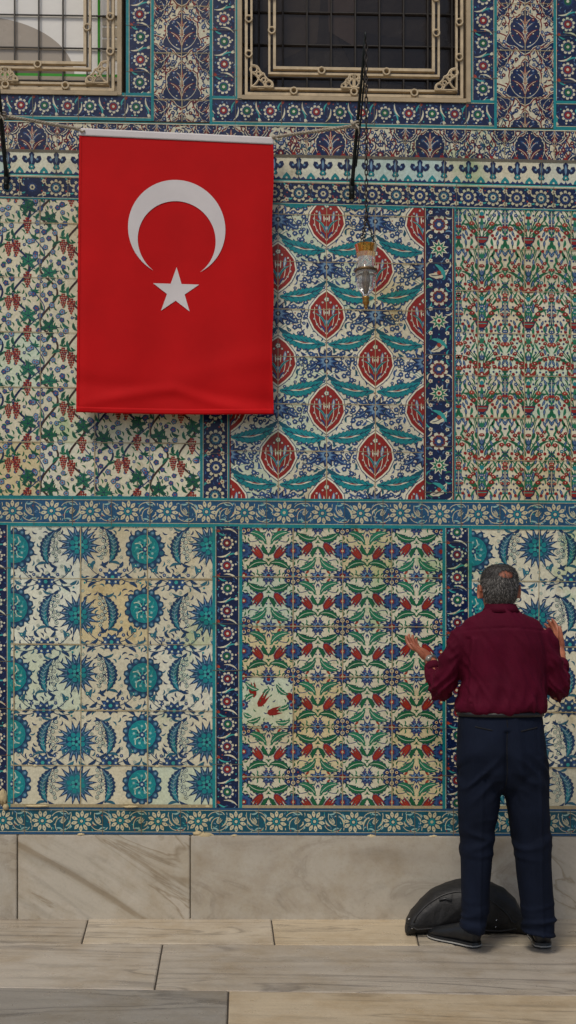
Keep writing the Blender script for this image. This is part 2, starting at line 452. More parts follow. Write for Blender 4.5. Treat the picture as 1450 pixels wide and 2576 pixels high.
for x in rng(XL,XR,1.0*62):
    p.at(x,376,0);spiky(p,0,0,8,6,'red',5,.6)
p.tr=None;rect(p,XL,301,XR,306,'turq',8);rect(p,XL,306,XR,308,'cream',8);rect(p,XL,376,XR,379,'groutd',8)
p.build('arabesque_tile_frieze',wall)
# --- palmette band
p=Pan(None);r=(XL,379,XR,441);p.clip=r
tiles(p,r,rng(20-122*3,XR,122),[],'pale',.07,1.8,'groutd',8,['cream','coolc','whitet'])
fl=[(0,-27),(7,-20),(5,-12),(11,-8),(14,-15),(22,-16),(25,-8),(20,0),(13,3),(9,0),(6,8),(9,14),(5,19),(0,16)]
fl=fl+[(-x,y) for x,y in fl[::-1][1:-1]]
for i,x in enumerate(rng(20-61*4,XR+40,61)):
    p.at(x+random.uniform(-1,1),407,0)
    p.poly([(a*1.0,b) for a,b in fl],'navy',2)
    leaf(p,(0,-20),(0,4),6,0,'sky',3,n=6);circ(p,-14,-7,3.0,'sky',3,6);circ(p,14,-7,3.0,'sky',3,6)
    ros(p,0,12,7,5,'turq',4);circ(p,0,12,2.5,'cream',5,5)
    p.poly([(-22,34),(-12,22),(-4,27),(0,20),(4,27),(12,22),(22,34)],'navy2',2)
    p.at(x+30.5,432,0);p.poly([(-13,8),(-9,-4),(0,-14),(9,-4),(13,8)],'turq',2);circ(p,0,0,3,'cream',3,5)
p.tr=None;rect(p,XL,379,XR,382,'groutd',7);rect(p,XL,435,XR,438,'navy',7);rect(p,XL,438,XR,441,'turq2',7)
p.build('palmette_tile_band',wall)
p=Pan(None);border(p,XL,441,XR,500,False,61,20,21,'deep','navy2',ew=3,style=1,tl=122)
p.tr=None;p.clip=(XL,441,XR,503);rect(p,XL,441,XR,443.5,'cream',8);rect(p,XL,497,XR,500,'turq',8)
p.build('rosette_tile_band',wall)
# --- vine panel
p=Pan((XL,500,507,1250));r=p.clip
tiles(p,r,rng(-178+5,507,137.5),rng(560,1250,138),'cream',.06,2,'grout',8,['warmc','coolc','white','white'])
def vleaf(p,x,y,R,rot):
    p.at(x,y,rot)
    pts=[]
    for k in range(5):
        a=-PI/2+(k-2)*1.12
        for da,rr in ((-.42,.45),(-.22,.80),(-.1,.72),(0,1.06),(.1,.72),(.22,.80),(.42,.45)): pts.append((R*rr*math.cos(a+da),R*rr*math.sin(a+da)))
    pts.append((0,R*.22))
    p.poly([(a*1.09,b*1.09) for a,b in pts],'navy',3);p.poly(pts,'green' if random.random()<.7 else 'green2',4)
    for k in range(5):
        a=-PI/2+(k-2)*1.12;stroke(p,[(0,0),(R*.85*math.cos(a),R*.85*math.sin(a))],1.5,'navy',5)
    stroke(p,[(0,0),(3,R*.8)],2,'brown',3)
def grape(p,x,y,s=1,rot=0):
    p.at(x,y,rot,s)
    for row,nn in enumerate((2,4,4,3,3,2,1)):
        for i in range(nn):
            circ(p,(i-(nn-1)/2)*5.6,-20+row*6.2,3.2,'red2' if (row+i)%2 else 'brick',3,6)
    stroke(p,[(0,-24),(4,-34)],2,'green',2)
    leaf(p,(0,-24),(-12,-30),6,.3,'green',2,n=4);leaf(p,(0,-24),(12,-28),6,-.3,'green',2,n=4)
SC1=scatter(138,136,14,11)
for ci,x in enumerate(rng(62-138*2,560,138)):
    for s,(ox,am,w,c,ph) in enumerate(((-6,22,5.2,'brown' if ci%2 else 'navy',0),(62,22,5.2,'navy' if ci%2 else 'brown',PI),(28,22,2.6,'navy2',1.6))):
        p.tr=None;p.tone=1
        pts=[(x+ox+am*math.sin(2*PI*(y-500)/136+ph)+2*math.sin(y*.09),y) for y in range(490,1262,7)]
        stroke(p,pts,w,c,2)
    for y in rng(520-136*1,1300,136):
        yy=y+ (8 if ci%2 else 0)
        for a,b,k,ro in SC1:
            p.at(x+a,yy+b,ro)
            if k<.7: leaf(p,(-6,0),(7,0),4.2,.4,('green','green2','green')[int(k*30)%3],.6,n=4)
            elif k<.85: sflower(p,0,0,3.6,'blue','cream',.6,'navy')
        vleaf(p,x+10,yy+2,24,random.uniform(-.3,.3));vleaf(p,x+62,yy+30,25,random.uniform(-.5,.5)+.3)
        grape(p,x+8,yy+48,.95);grape(p,x-20,yy+106,.95);grape(p,x+98,yy+100,.85)
        for dx,dy in ((30,-14),(40,2),(84,2),(96,14),(90,50),(78,62),(44,84),(54,98),(72,112),(34,60),(20,82),(28,118),(98,128),(14,84),(50,62),(36,40),(104,40),(64,78)):
            p.at(x+dx+random.uniform(-3,3),yy+dy+random.uniform(-3,3),0);sflower(p,0,0,random.uniform(5.2,6.6),'sky' if random.random()<.5 else 'blue','brick',4,'navy')
        for dx,dy,a in ((-10,20,1.2),(36,24,2),(104,24,.6),(64,58,2.4),(100,66,1.7),(12,118,.4),(80,94,2.6),(46,114,1.1),(-26,66,1.3),(26,72,.2)):
            p.at(x+dx,yy+dy,a+random.uniform(-.3,.3));leaf(p,(-11,0),(11,0),8,.35,random.choice(['green','green2']),3,n=5,vein='navy',vw=1.2)
p.tr=None;p.tone=1;rect(p,504,500,507,1250,'turq',9);rect(p,XL,1247,507,1250,'turq',9)
p.build('grapevine_tile_panel',wall)
p=Pan(None);border(p,507,500,578,1250,True,72,1100,24,'deep','turq',ew=4,style=1,tl=125);p.build('rosette_tile_border',wall)
# --- ogival panel
X0,X1=578,1066
p=Pan((X0,500,X1,1250));r=p.clip
tiles(p,r,[700,822,944],rng(1250-121*7+0,1250,121),'white',.05,2,'grout',10,['cream','coolc'])
SC5=scatter(122,240,12.5,55,4000)
for i in range(-1,6):
    for j in range(-1,5):
        for a,b,k,ro in SC5:
            p.at(578+122*i,530+240*j+(120 if i%2 else 0),0,1,1 if i%2 else -1)
            if not(i%2): p.tr=(578+122*(i+1),)+p.tr[1:]
            if k<.5: leaf(p,(a-6*math.cos(ro),b-6*math.sin(ro)),(a+6*math.cos(ro),b+6*math.sin(ro)),4.0,.4,('navy2','teal','blue')[int(k*30)%3],.6,n=4)
            elif k<.85: sflower(p,a,b,3.8,'blue','white',.6,'navy')
            else: circ(p,a,b,2,'red',.6,5)
def mandorla(p,cx,cy):
    p.at(cx,cy,0)
    def shp(a,b):
        pts=[]
        n=9
        for i in range(n+1):
            t=i/n;yy=-b+2*b*t
            pts.append((a*max(0,math.sin(PI*t))**.8*(1+.05*(i%2)),yy))
        return pts+[(-x,y) for x,y in pts[::-1][1:-1]]
    p.poly(shp(48,68),'navy2',3);p.poly(shp(46,66),'white',4);p.poly(shp(42,61),'red',5)
    for s in (-1,1):
        p.tr=(cx,cy,1,0,1,s,1)
        stroke(p,bez((0,50),(26,20),(14,-14),6),1.5,'white',6);stroke(p,bez((2,46),(36,26),(30,-20),6),1.3,'white',6)
        leaf(p,(3,30),(28,-4),5.5,-.3,'turq2',6,0,6,'navy',None,3,1.2);leaf(p,(4,46),(18,26),5,-.3,'navy2',6,0,5)
        leaf(p,(14,0),(18,-26),7.5,.1,'sky',6,0,6,'white','navy2',2);leaf(p,(6,2),(7,-18),3,0,'white',6,0,5)
        for x,y in ((25,-24),(31,10),(13,36),(24,24),(10,-32),(32,-6)): sflower(p,x,y,2.6,'white','navy',7,'navy2')
    p.tr=(cx,cy,1,0,1,1,1)
    sflower(p,0,-40,5.5,'white','navy',6,'turq');sflower(p,0,18,5.5,'sky','white',6,'navy2');sflower(p,0,-6,4,'white','red',6,'navy')
def saz(p,cx,cy,s):
    p.at(cx,cy,0,1,s,1)
    leaf(p,(4,8),(112,-16),27,.16,'turq',5,.34,20,'navy','navy',2.2)
    for t in range(1,8):
        x=4+t*13.2;y=8-t*2.4-14*.16*4*(t/8)*(1-t/8)*-1.2
        stroke(p,[(x,y+2),(x+9,y-6)],1.3,'navy',7);stroke(p,[(x,y+2),(x+9,y+9)],1.3,'navy',7)
    leaf(p,(30,7),(84,-1),4.4,.1,'white',8,0,6);leaf(p,(44,6),(70,1),2.6,.1,'red',9,0,5)
    leaf(p,(86,-14),(121,-34),10,.2,'teal',4,.3,6)
for (cx0,cy0) in ((822,540),(700,660)):
    for i in range(-2,3):
        for j in range(-1,4):
            cx=cx0+i*244.5;cy=cy0+j*240
            if cx<X0-60 or cx>X1+60: continue
            mandorla(p,cx,cy)
            saz(p,cx,cy+66,1);saz(p,cx,cy+66,-1)
            for s in (-1,1):
                p.at(cx,cy,0,1,s,1)
                stroke(p,bez((0,-74),(10,-100),(58,-104),8),7,'turq',1);stroke(p,bez((0,-74),(10,-100),(58,-104),8),4.4,'white',2)
                stroke(p,bez((54,56),(74,28),(58,-8),7),2,'navy',2);stroke(p,bez((60,20),(84,8),(92,-22),6),1.8,'navy',2)
                for x,y in ((58,-10),(68,2),(50,4),(78,14),(88,2),(94,-18),(82,-22),(66,28),(80,34),(60,46),(98,20),(72,-34),(54,-34)):
                    sflower(p,x+random.uniform(-2,2),y+random.uniform(-2,2),5.6,'blue','white',3,'navy')
                for x,y,a in ((70,50,.3),(94,36,-.8),(50,26,1.6),(104,4,1.2),(64,-22,.5),(88,-38,2.4),(106,-30,1.8)):
                    leaf(p,(x-8*math.cos(a),y-8*math.sin(a)),(x+9*math.cos(a),y+9*math.sin(a)),6,.3,random.choice(['navy2','teal','blue']),2,n=5)
            p.at(cx,cy+118,0)
            spiky(p,0,0,33,11,'navy',4,.62);spiky(p,0,0,27,11,'blue',5,.5);spiky(p,0,0,17,9,'sky',6,.6);circ(p,0,0,7,'navy',7,7);circ(p,0,0,3,'white',8,5)
            for s in (-1,1):
                leaf(p,(s*24,6),(s*52,22),12,.2*s,'navy2',3,.3,8,'sky');leaf(p,(s*22,-8),(s*48,-20),9,-.2*s,'blue',3,.3,8)
p.tr=None;p.tone=1;rect(p,X0,500,X0+3,1250,'red2',11)
p.build('ogival_tile_panel',wall)
p=Pan(None);border(p,1066,500,1143,1250,True,62,728,26,'deep','red2',ew=3.5,style=2,tl=118);p.build('leafy_tile_border',wall)
# --- carnation panel
p=Pan((1143,500,XR,1250));r=p.clip
tiles(p,r,rng(1150+52-117*0,XR,117),rng(1250-109*7+6,1250,109),'cream',.05,2,'grout',8,['white','coolc'])
def carn(p,x,y,R,rot,col='red'):
    pts=[]
    n=7
    for i in range(n+1):
        a=-PI/2-1.25+2.5*i/n
        pts.append((R*math.cos(a)*(1 if i%2 else .8),R*math.sin(a)*(1 if i%2 else .8)))
    pts+=[(R*.3,R*.3),(0,R*.55),(-R*.3,R*.3)]
    c,s=math.cos(rot),math.sin(rot)
    p.poly([(x+a*c-b*s,y+a*s+b*c) for a,b in pts],col,4)
    circ(p,x,y+R*.35,R*.25,'green',5,5);circ(p,x,y-R*.35,R*.16,'white',5,5)
SC2=[scatter(57,218,9.6,sd_,6000) for sd_ in (21,29)]
for ui,cx in enumerate(rng(1212-117,XR+80,117)):
    for vi,by in enumerate(rng(1240-218*4,1300,218)):
        for s in (-1,1):
            p.at(cx,by,0,1,s,1);p.jit=.05
            for k,(x1,y1,b) in enumerate(((10,-58,.1),(24,-74,.16),(38,-50,.25),(44,-96,.16))):
                stroke(p,bez((2,-14),(x1*.2+4,y1*.6),(x1,y1),6),2,'green',1)
            for k,(x1,y1,b) in enumerate(((14,-168,.1),(30,-150,.1),(44,-172,.16),(22,-204,.05))):
                stroke(p,bez((2,-112),(x1*.2+4,y1*.5-56),(x1,y1),6),2,'green',1)
            for (a,b,k,ro) in SC2[vi%2]:
                yy=-b+4;xx=a
                if b<22 and a<22: continue
                band=1.0 if (30<b<85 or 138<b<190) else .3
                if k<.26*band: carn(p,xx,yy,7.6+1.4*math.sin(ro),.5*math.sin(ro*3),'red' if ro>2 else 'brick')
                elif k<.30: ros(p,xx,yy,4.4,5,'red',4)
                elif k<.64: leaf(p,(xx-1-5*math.sin(ro),yy+10),(xx+7*math.sin(ro),yy-10),5.2+2*math.cos(ro),.3*math.sin(ro*2),'green' if ro<3.4 else 'green2',2,n=5)
                elif k<.82: leaf(p,(xx-3*math.sin(ro),yy+8),(xx+4*math.sin(ro),yy-8),6.5,.1,'navy2',3,0,5,'sky')
                elif k<.92: sflower(p,xx,yy,4,'blue' if ro<3 else 'turq','white',3,'navy2')
                else: circ(p,xx,yy,3,'navy2',3,5)
            for x1,y1,w,b in ((50,-34,8,.35),(34,-20,7,.3),(52,-130,7,.25),(30,-122,7,.25)):
                leaf(p,(x1*.2,y1+20),(x1,y1-14),w,-b,'green',3,n=7)
            stroke(p,bez((58,0),(55,-60),(58,-118),6),1.8,'navy',1)
            for k in range(12):
                circ(p,58-((k%2)*2-1)*5,-8-k*9.6,3.0,'navy2' if k%3 else 'turq',3,5)
        p.at(cx,by,0)
        p.poly([(-18,-16),(18,-16),(14,-4),(6,3),(9,7),(-9,7),(-6,3),(-14,-4)],'navy',5);p.poly([(-15,-14),(15,-14),(11,-4),(5,1),(-5,1),(-11,-4)],'red',6)
        stroke(p,[(-12,-9),(12,-9)],2,'turq2',7)
        for s in (-1,1): leaf(p,(0,-92),(s*17,-108),9,.4*s,'red',6,0,6,'brick')
        ros(p,0,-96,7,6,'red',6);circ(p,0,-96,3,'white',7,5);p.at(cx,by-132);tulip(p,18,'navy2',4,None,'sky')
        p.at(cx,by-30);leaf(p,(0,0),(0,-34),9,0,'green2',3,0,6);p.at(cx,by-74);ros(p,0,0,6,6,'turq',4);p.at(cx,by-176);tulip(p,18,'green2',4,None,None)
p.tr=None;p.tone=1;rect(p,1143,500,1146,1250,'turq',9)
p.build('carnation_tile_panel',wall)
p=Pan(None);bigband(p,1250,1321,XL,XR,97.6,31,27,'steel','turq','turq');p.build('blue_rosette_band',wall)
# --- big blue panels
SC3=scatter(328,158,14,33,6000)
def blue_panel(x0,x1,sx,name):
    p=Pan((x0,1321,x1,2030),.14);r=p.clip
    js=[sx+4+168*k for k in range(-4,5)]
    tiles(p,r,js,[1455,1620,1786,1925],'cream',.05,2.6,'grout',9,['warmc','coolc','white','whitet'])
    def sun(x,y):
        p.at(x,y,random.uniform(-.1,.1))
        spiky(p,0,0,55,17,'inkb',3,.56)
        for k in range(17):
            a=2*PI*k/17;stroke(p,[(26*math.cos(a),26*math.sin(a)),(43*math.cos(a),43*math.sin(a))],2.2,'sky',4)
        spiky(p,0,0,35,17,'tealb',4.5,.70,.18);ros(p,0,0,26,9,'inkb',5)
        for k in range(8):
            a=2*PI*k/8+.3;circ(p,17.5*math.cos(a),17.5*math.sin(a),6.4,'turq',6,7)
        for k in range(5):
            a=2*PI*k/5;circ(p,8*math.cos(a),8*math.sin(a),4.6,'turq2',6.5,6)
        circ(p,0,0,3.4,'navy',7,6)
    def moon(x,y):
        p.at(x,y,0)
        ros(p,0,0,50,14,'inkb',3,.86,0,1.05)
        for k in range(14):
            a=2*PI*(k+.5)/14;circ(p,42*math.cos(a),44*math.sin(a),6,'tealb',4,6);circ(p,43*math.cos(a),45*math.sin(a),3.4,'sky',4.6,5)
        circ(p,0,0,35,'turq',5,16,37)
        for k in range(9):
            a=2*PI*k/9+.2
            stroke(p,bez((8*math.cos(a),8*math.sin(a)),(22*math.cos(a+.5),22*math.sin(a+.5)),(29*math.cos(a-.1),31*math.sin(a-.1)),5),2.4,'coolc' if k%2 else 'turq2',6)
            circ(p,21*math.cos(a+.3),22*math.sin(a+.3),3.6,'mist',6.5,5);circ(p,13*math.cos(a+.5),13*math.sin(a+.5),2.4,'inkb',6.6,5)
        ros(p,0,0,8,6,'navy2',7);circ(p,0,0,3.4,'pale',8,5)
    def cres(x,y,s):
        p.at(x,y,random.uniform(-.08,.08),.9,s,1)
        leaf(p,(22,-48),(8,48),24,.40,'inkb',3,.38,20)
        leaf(p,(18,-40),(7,40),13,.40,'tealb',4,.3,14)
        leaf(p,(0,0),(8,44),9,.26,'turq',4.6,.2,10)
        stroke(p,bez((20,-44),(-22,-2),(8,43),12),1.6,'sky',6)
        for t in (.2,.32,.44,.56,.68,.8):
            bx_=(1-t)**2*20+2*t*(1-t)*-22+t*t*8;by_=(1-t)**2*-44+t*t*43+2*t*(1-t)*-2
            stroke(p,[(bx_,by_),(bx_-8,by_-6)],1.4,'mist',6);stroke(p,[(bx_,by_),(bx_+7,by_-6)],1.4,'mist',6)
        stroke(p,bez((28,-46),(16,-20),(20,22),8),1.8,'inkb',2)
        for a,b in ((24,-34),(17,-22),(26,-14),(18,-4),(26,4),(19,14),(27,22),(34,-26),(34,-42),(30,34),(36,10)): sflower(p,a,b,4.8,'coolc','inkb',4,'inkb')
        leaf(p,(10,42),(34,54),8,.3,'inkb',3,n=5);leaf(p,(6,46),(-24,52),8,.3,'tealb',3,n=5);leaf(p,(22,-48),(38,-58),8,.3,'inkb',3,n=5);leaf(p,(18,-48),(-6,-58),7,-.3,'tealb',3,n=5)
    def small(x,y):
        p.at(x,y,0)
        spiky(p,0,0,29,9,'inkb',3,.66,.2,.85);ros(p,0,0,21,8,'blue',4,.7,0,.85);ros(p,0,0,13,6,'inkb',5);circ(p,0,0,5,'turq2',6,6)
        for k in range(6): circ(p,16*math.cos(k*1.05),13*math.sin(k*1.05),3,'coolc',6,5)
        for s in (-1,1):
            stroke(p,bez((s*20,0),(s*44,-6),(s*58,-26),6),1.8,'inkb',2);stroke(p,bez((s*20,4),(s*40,16),(s*66,10),6),1.8,'inkb',2)
            leaf(p,(s*34,-10),(s*54,4),8,.3*s,'inkb',3,0,5);leaf(p,(s*50,-20),(s*46,-42),8,.3*s,'tealb',3,0,5);leaf(p,(s*42,14),(s*62,26),8,-.3*s,'inkb',3,0,5)
            leaf(p,(s*60,6),(s*78,-4),8,.3*s,'tealb',3,0,5);sflower(p,s*30,-18,3.8,'blue','cream',3,'inkb');circ(p,s*70,14,3,'turq',3,5);leaf(p,(s*14,-24),(s*26,-40),8,.3*s,'inkb',3,0,5)
            sflower(p,s*58,-30,4.4,'turq','cream',4,'inkb')
    rows=(1377,1540,1700,1858)
    p.clip=(x0,1321,x1,1926)
    for k in range(-3,4):
        xs=sx+k*328
        for ri,y in enumerate(rows):
            for a,b,kk,ro in SC3:
                p.at(xs-164+a,y-79+b,ro)
                if kk<.6: leaf(p,(-7,0),(7,0),4.2,.5,'inkb' if kk<.35 else 'tealb',.6,n=4)
                elif kk<.8: sflower(p,0,0,3.6,'coolc','inkb',.6,'inkb')
            dx=-ri*2.5;st=(7 if ri%2 else -7)
            sun(xs+dx,y+st);moon(xs+166+dx,y-4-st);cres(xs+84+dx,y-2+random.uniform(-5,5),-1);cres(xs-82+dx,y-2+random.uniform(-5,5),1)
            for xx,o_ in ((xs-84,6),(xs+84,-6)): small(xx+dx,y+80+o_ if ri<3 else y+60)
    p.clip=(x0,1926,x1,2030)
    for k in range(-3,4):
        xs=sx+k*328
        for xx,fn in ((xs-8,sun),(xs+158,moon)): fn(xx,1972)
        cres(xs+74,1976,-1);cres(xs-88,1976,1)
    p.tr=None;p.tone=1;p.clip=r
    rect(p,x0,2022,x1,2030,'grout',10);rect(p,x0,1321,x1,1324,'turq',10)
    for _ in range(14):
        x=random.uniform(x0,x1);y=random.choice([1925,2026,1786,2026,1620]);p.at(x,y,random.uniform(-.1,.1));spiky(p,0,0,random.uniform(3,8),7,random.choice(['warmc','grout']),11,.6,0,.5)
    p.build(name,wall)
blue_panel(28,535,200,'blue_blossom_tile_panel')
blue_panel(1187,XR,1352,'blue_blossom_tile_panel')
blue_panel(XL,-46,-128,'blue_blossom_tile_panel')
for (a,b,st) in ((-46,28,1400),(535,610,1420),(1113,1187,1446)):
    p=Pan(None);border(p,a,1321,b,2030,True,57,st,18,'deep','turq',('red','green','red2'),ew=8,tl=118)
    p.build('narrow_flower_border',wall)
# --- tulip panel
p=Pan((610,1321,1113,2030),.1);r=p.clip
tiles(p,r,[738,862,986],[1447,1572,1699,1825,1951],'cream',.05,2.4,'grout',9,['cream','warmc','coolc'])
def quat(p,x,y):
    p.at(x,y,0)
    ros(p,0,0,26,4,'navy2',4,.6,0)
    for k in range(4):
        a=PI/2*k
        circ(p,15*math.cos(a),15*math.sin(a),8.5,'navy',5,8);circ(p,15*math.cos(a),15*math.sin(a),5.6,'warmc',6,7);circ(p,15*math.cos(a),15*math.sin(a),3.6,'blue',7,5)
        a+=PI/4;circ(p,17*math.cos(a),17*math.sin(a),6.4,'navy',5.4,7);circ(p,17*math.cos(a),17*math.sin(a),4,'warmc',6,6);circ(p,17*math.cos(a),17*math.sin(a),2.4,'red',7,5)
    stroke(p,[(-13,0),(13,0)],2.4,'red',8);stroke(p,[(0,-13),(0,13)],2.4,'red',8);circ(p,0,0,4.4,'turq2',8.5,6)
TW,TH=124,126.7
SC4=scatter(62,126,9.5,44,4000)
for i in range(-1,6):
    for j in range(-1,7):
        nx=614+i*TW;ny=1321+j*TH-3
        if (i+j)%2==0: quat(p,nx,ny)
        else:
            p.at(nx,ny,0);spiky(p,0,0,26,11,'navy',4,.62,0,.8);spiky(p,0,0,19,11,'blue',5,.55,0,.8);ros(p,0,0,9,6,'red2',6);circ(p,0,0,3.6,'warmc',7,5)
        p.at(nx,ny+TH/2,0);ros(p,0,0,23,9,'navy',4,.84);ros(p,0,0,18,9,'blue',5,.8);ros(p,0,0,11,6,'navy2',6);ros(p,0,0,6.5,5,'red',6.5);circ(p,0,0,3,'warmc',7,6)
        for k in range(7): p.at(nx+19*math.cos(k*.9),ny+TH/2+19*math.sin(k*.9));circ(p,0,0,2,'turq2',6,5)
        p.at(nx+TW/2,ny,0);spiky(p,0,0,23,9,'navy2',4,.55,.2,.7);spiky(p,0,0,16,9,'sky',4.6,.5,.2,.7);circ(p,0,0,6,'navy',5,7);circ(p,0,0,3,'red',6,5)
        cx,cy=nx+TW/2,ny+TH/2
        if 610<=cx<738 and 1700<cy<1828: continue
        fy=1 if (i+j)%2==0 else -1
        for fx in (-1,1):
            p.at(cx,cy,0,1,fx,fy)
            for a,b,k,ro in SC4:
                b-=63
                if k<.6: leaf(p,(a-6*math.cos(ro),b-6*math.sin(ro)),(a+6*math.cos(ro),b+6*math.sin(ro)),3.8,.4,('navy2','green','green2')[int(k*30)%3],.6,n=4)
                elif k<.75: circ(p,a,b,2.4,'navy2' if k<.7 else 'red',.6,5)
            stroke(p,bez((2,58),(10,20),(40,34),7),1.8,'navy2',1);stroke(p,bez((2,-58),(14,-20),(48,-22),7),1.8,'navy2',1);stroke(p,bez((14,26),(20,14),(24,4),5),1.8,'navy2',1)
            leaf(p,(3,32),(52,46),13,-.34,'green',3,.4,12,'coolc','navy',2.4,1.3)
            leaf(p,(6,-20),(50,-46),13,-.30,'green2',3,.4,12,'coolc','navy',2.4,1.3)
            leaf(p,(0,10),(14,-16),8,.3,'green',3,.3,8,None,'navy',2)
            p.at(cx+fx*15,cy+fy*19,.72,1,fx,fy);tulip(p,37,'red',5,'navy2','brick',.66)
            p.at(cx+fx*22,cy-fy*50,.9,1,fx,fy);leaf(p,(0,0),(0,-12),5,0,'brick',3,n=5)
            p.at(cx+fx*6,cy+fy*50,0);sflower(p,0,0,4,'blue','red',3,'navy')
p.clip=(611,1703,736,1828);p.tr=None;p.tone=1;rect(p,611,1703,736,1828,'coolc',9.2)
for (x,y,rot) in ((650,1775,.6),(672,1792,1.3),(640,1752,-.2),(722,1740,2.4)):
    p.at(x,y,rot);p.poly([(a*40*.68,b*40) for a,b in SH],'red',10)
for a,b,c,d in ((618,1712,652,1732),(696,1718,726,1744),(622,1812,656,1800),(694,1812,730,1808),(640,1745,618,1760),(700,1780,728,1768),(680,1730,664,1752),(614,1790,634,1800)):
    p.at(0,0);leaf(p,(a,b),(c,d),11,.3,'green2',10,.35,8,'whitet')
for a,b,R in ((612,1770,14),(676,1706,15),(670,1826,14),(734,1770,13),(612,1704,12),(736,1706,12),(612,1828,12),(736,1828,12)):
    p.at(a,b);ros(p,0,0,R,8,'navy2',10);circ(p,0,0,R*.55,'sky',10.4,7);circ(p,0,0,R*.35,'red',10.8,6)
for a,b,k,ro in SC4:
    for ox in (611,674):
        p.at(ox+a,1703+b,ro)
        if k<.4: leaf(p,(-5,0),(5,0),3,.4,'navy2' if k<.2 else 'green',9.6,n=4)
p.clip=r;p.tr=None;p.tone=1;rect(p,610,2023,1113,2030,'grout',11);rect(p,610,1321,1113,1324,'turq',11)
p.build('tulip_tile_panel',wall)
p=Pan(None);bigband(p,2030,2098,XL,XR,98,8,26,'teal','steel','turq')
p.tr=None;p.build('teal_rosette_band',wall)
# --- stone base
def stone_mat(name,c1,c2,c3,rot,vs,rough=.55,attr=False,stretch=(1,1,5),vein=.6):
    t=NT(name);v=t.coord(stretch,rot)
    tc=t.n('ShaderNodeTexCoord')
    if attr:
        a=t.n('ShaderNodeAttribute');a.attribute_name='paint'
        ad=t.n('ShaderNodeVectorMath');ad.operation='MULTIPLY_ADD'
        t.l(a.outputs['Color'],ad.inputs[0]);ad.inputs[1].default_value=(17,23,31);t.l(v,ad.inputs[2]);v=ad.outputs[0]
    o=tc.outputs['Object']
    f=t.noise(v,vs,5,.55,1.4)
    c=t.ramp(f,[(.30,c3),(.38,c2),(.47,c1),(.535,c2),(.56,c3),(.585,c1),(.72,c2)])
    f2=t.noise(v,vs*2.6,4,.5,1.0)
    c=t.mix(c,t.ramp(f2,[(.32,g(.62)),(.42,g(1)),(.62,g(1)),(.72,g(.8))]),vein,'MULTIPLY')
    c=t.mix(c,t.ramp(t.noise(o,2.5,6,.7),[(.3,rgb(206,186,150)),(.55,g(1))]),.6,'MULTIPLY')
    c=t.mix(c,t.ramp(t.noise(o,70,5,.7),[(.28,g(.7)),(.5,g(1))]),.35,'MULTIPLY')
    c=t.mix(c,t.ramp(t.noise(o,14,8,.75),[(.29,g(.45)),(.36,g(1))]),.4,'MULTIPLY')
    if attr: c=t.mix(c,a.outputs['Color'],1.0,'MULTIPLY')
    t.l(c,t.b.inputs['Base Color']);t.l(t.ramp(t.noise(o,9,5),[(.3,g(rough-.12)),(.7,g(rough+.15))]),t.b.inputs['Roughness'])
    t.b.inputs['Specular IOR Level'].default_value=.5
    t.bump(t.noise(o,45,7,.7),.0018,.6)
    return t.m
M_ST=[stone_mat('veined_grey_marble',rgb(186,178,163),rgb(178,170,154),rgb(152,140,120),(0,-.55,0),.9,.6,False,(1,1,5),.3),
      stone_mat('grey_stone',rgb(176,169,155),rgb(170,162,148),rgb(160,152,138),(0,-.15,0),1.6,.7,False,(1,1,2),.25),]
jx=[-760,-330,47,480,1345,1800,2200]
bm0=bmesh.new();bm1=bmesh.new()
for i in range(len(jx)-1):
    t=bmesh.new();wbox(t,jx[i]+1.3,jx[i+1]-1.3,2099.5,2330,.022+.002*(i%2),-.02)
    bmesh.ops.bevel(t,geom=t.edges[:],offset=.004,segments=2,affect='EDGES')
    me=bpy.data.meshes.new('tmp');t.to_mesh(me);t.free()
    (bm0 if i in(2,4) else bm1).from_mesh(me)
bmobj('stone_base',bm0,M_ST[0],wall);bmobj('stone_base',bm1,M_ST[1],wall)
bm=bmesh.new()
for (x,y,w,h) in ((515,2101,26,8),(498,2095,12,6),(935,2102,14,5),(255,2302,60,4),(340,2303,40,3),(8,2004,12,18),(16,2030,8,7),(205,2098,10,3),(700,2302,40,2.5),(590,2100,9,3),(330,2028,20,3),(95,2027,30,3),(1090,2100,12,3)):
    c=Vector(W(x,y,.008));rr=(w/S,.014,h/S)
    n=18;rings=[]
    for k in range(6):
        th=PI*(.03+.94*k/5)
        rings.append([c+Vector((rr[0]*math.sin(th)*math.cos(2*PI*i/n)*(1+.55*noise.noise(Vector((i*.9,k,x)))),rr[1]*math.sin(th)*math.sin(2*PI*i/n),rr[2]*-math.cos(th)*(1+.8*noise.noise(Vector((k*1.3,i*.7,x)))))) for i in range(n)])
    loft(bm,rings)
bmobj('mortar_patch',bm,simple('lime_mortar',rgb(192,174,134),.9,0,30,.35,.002,80),wall,True)
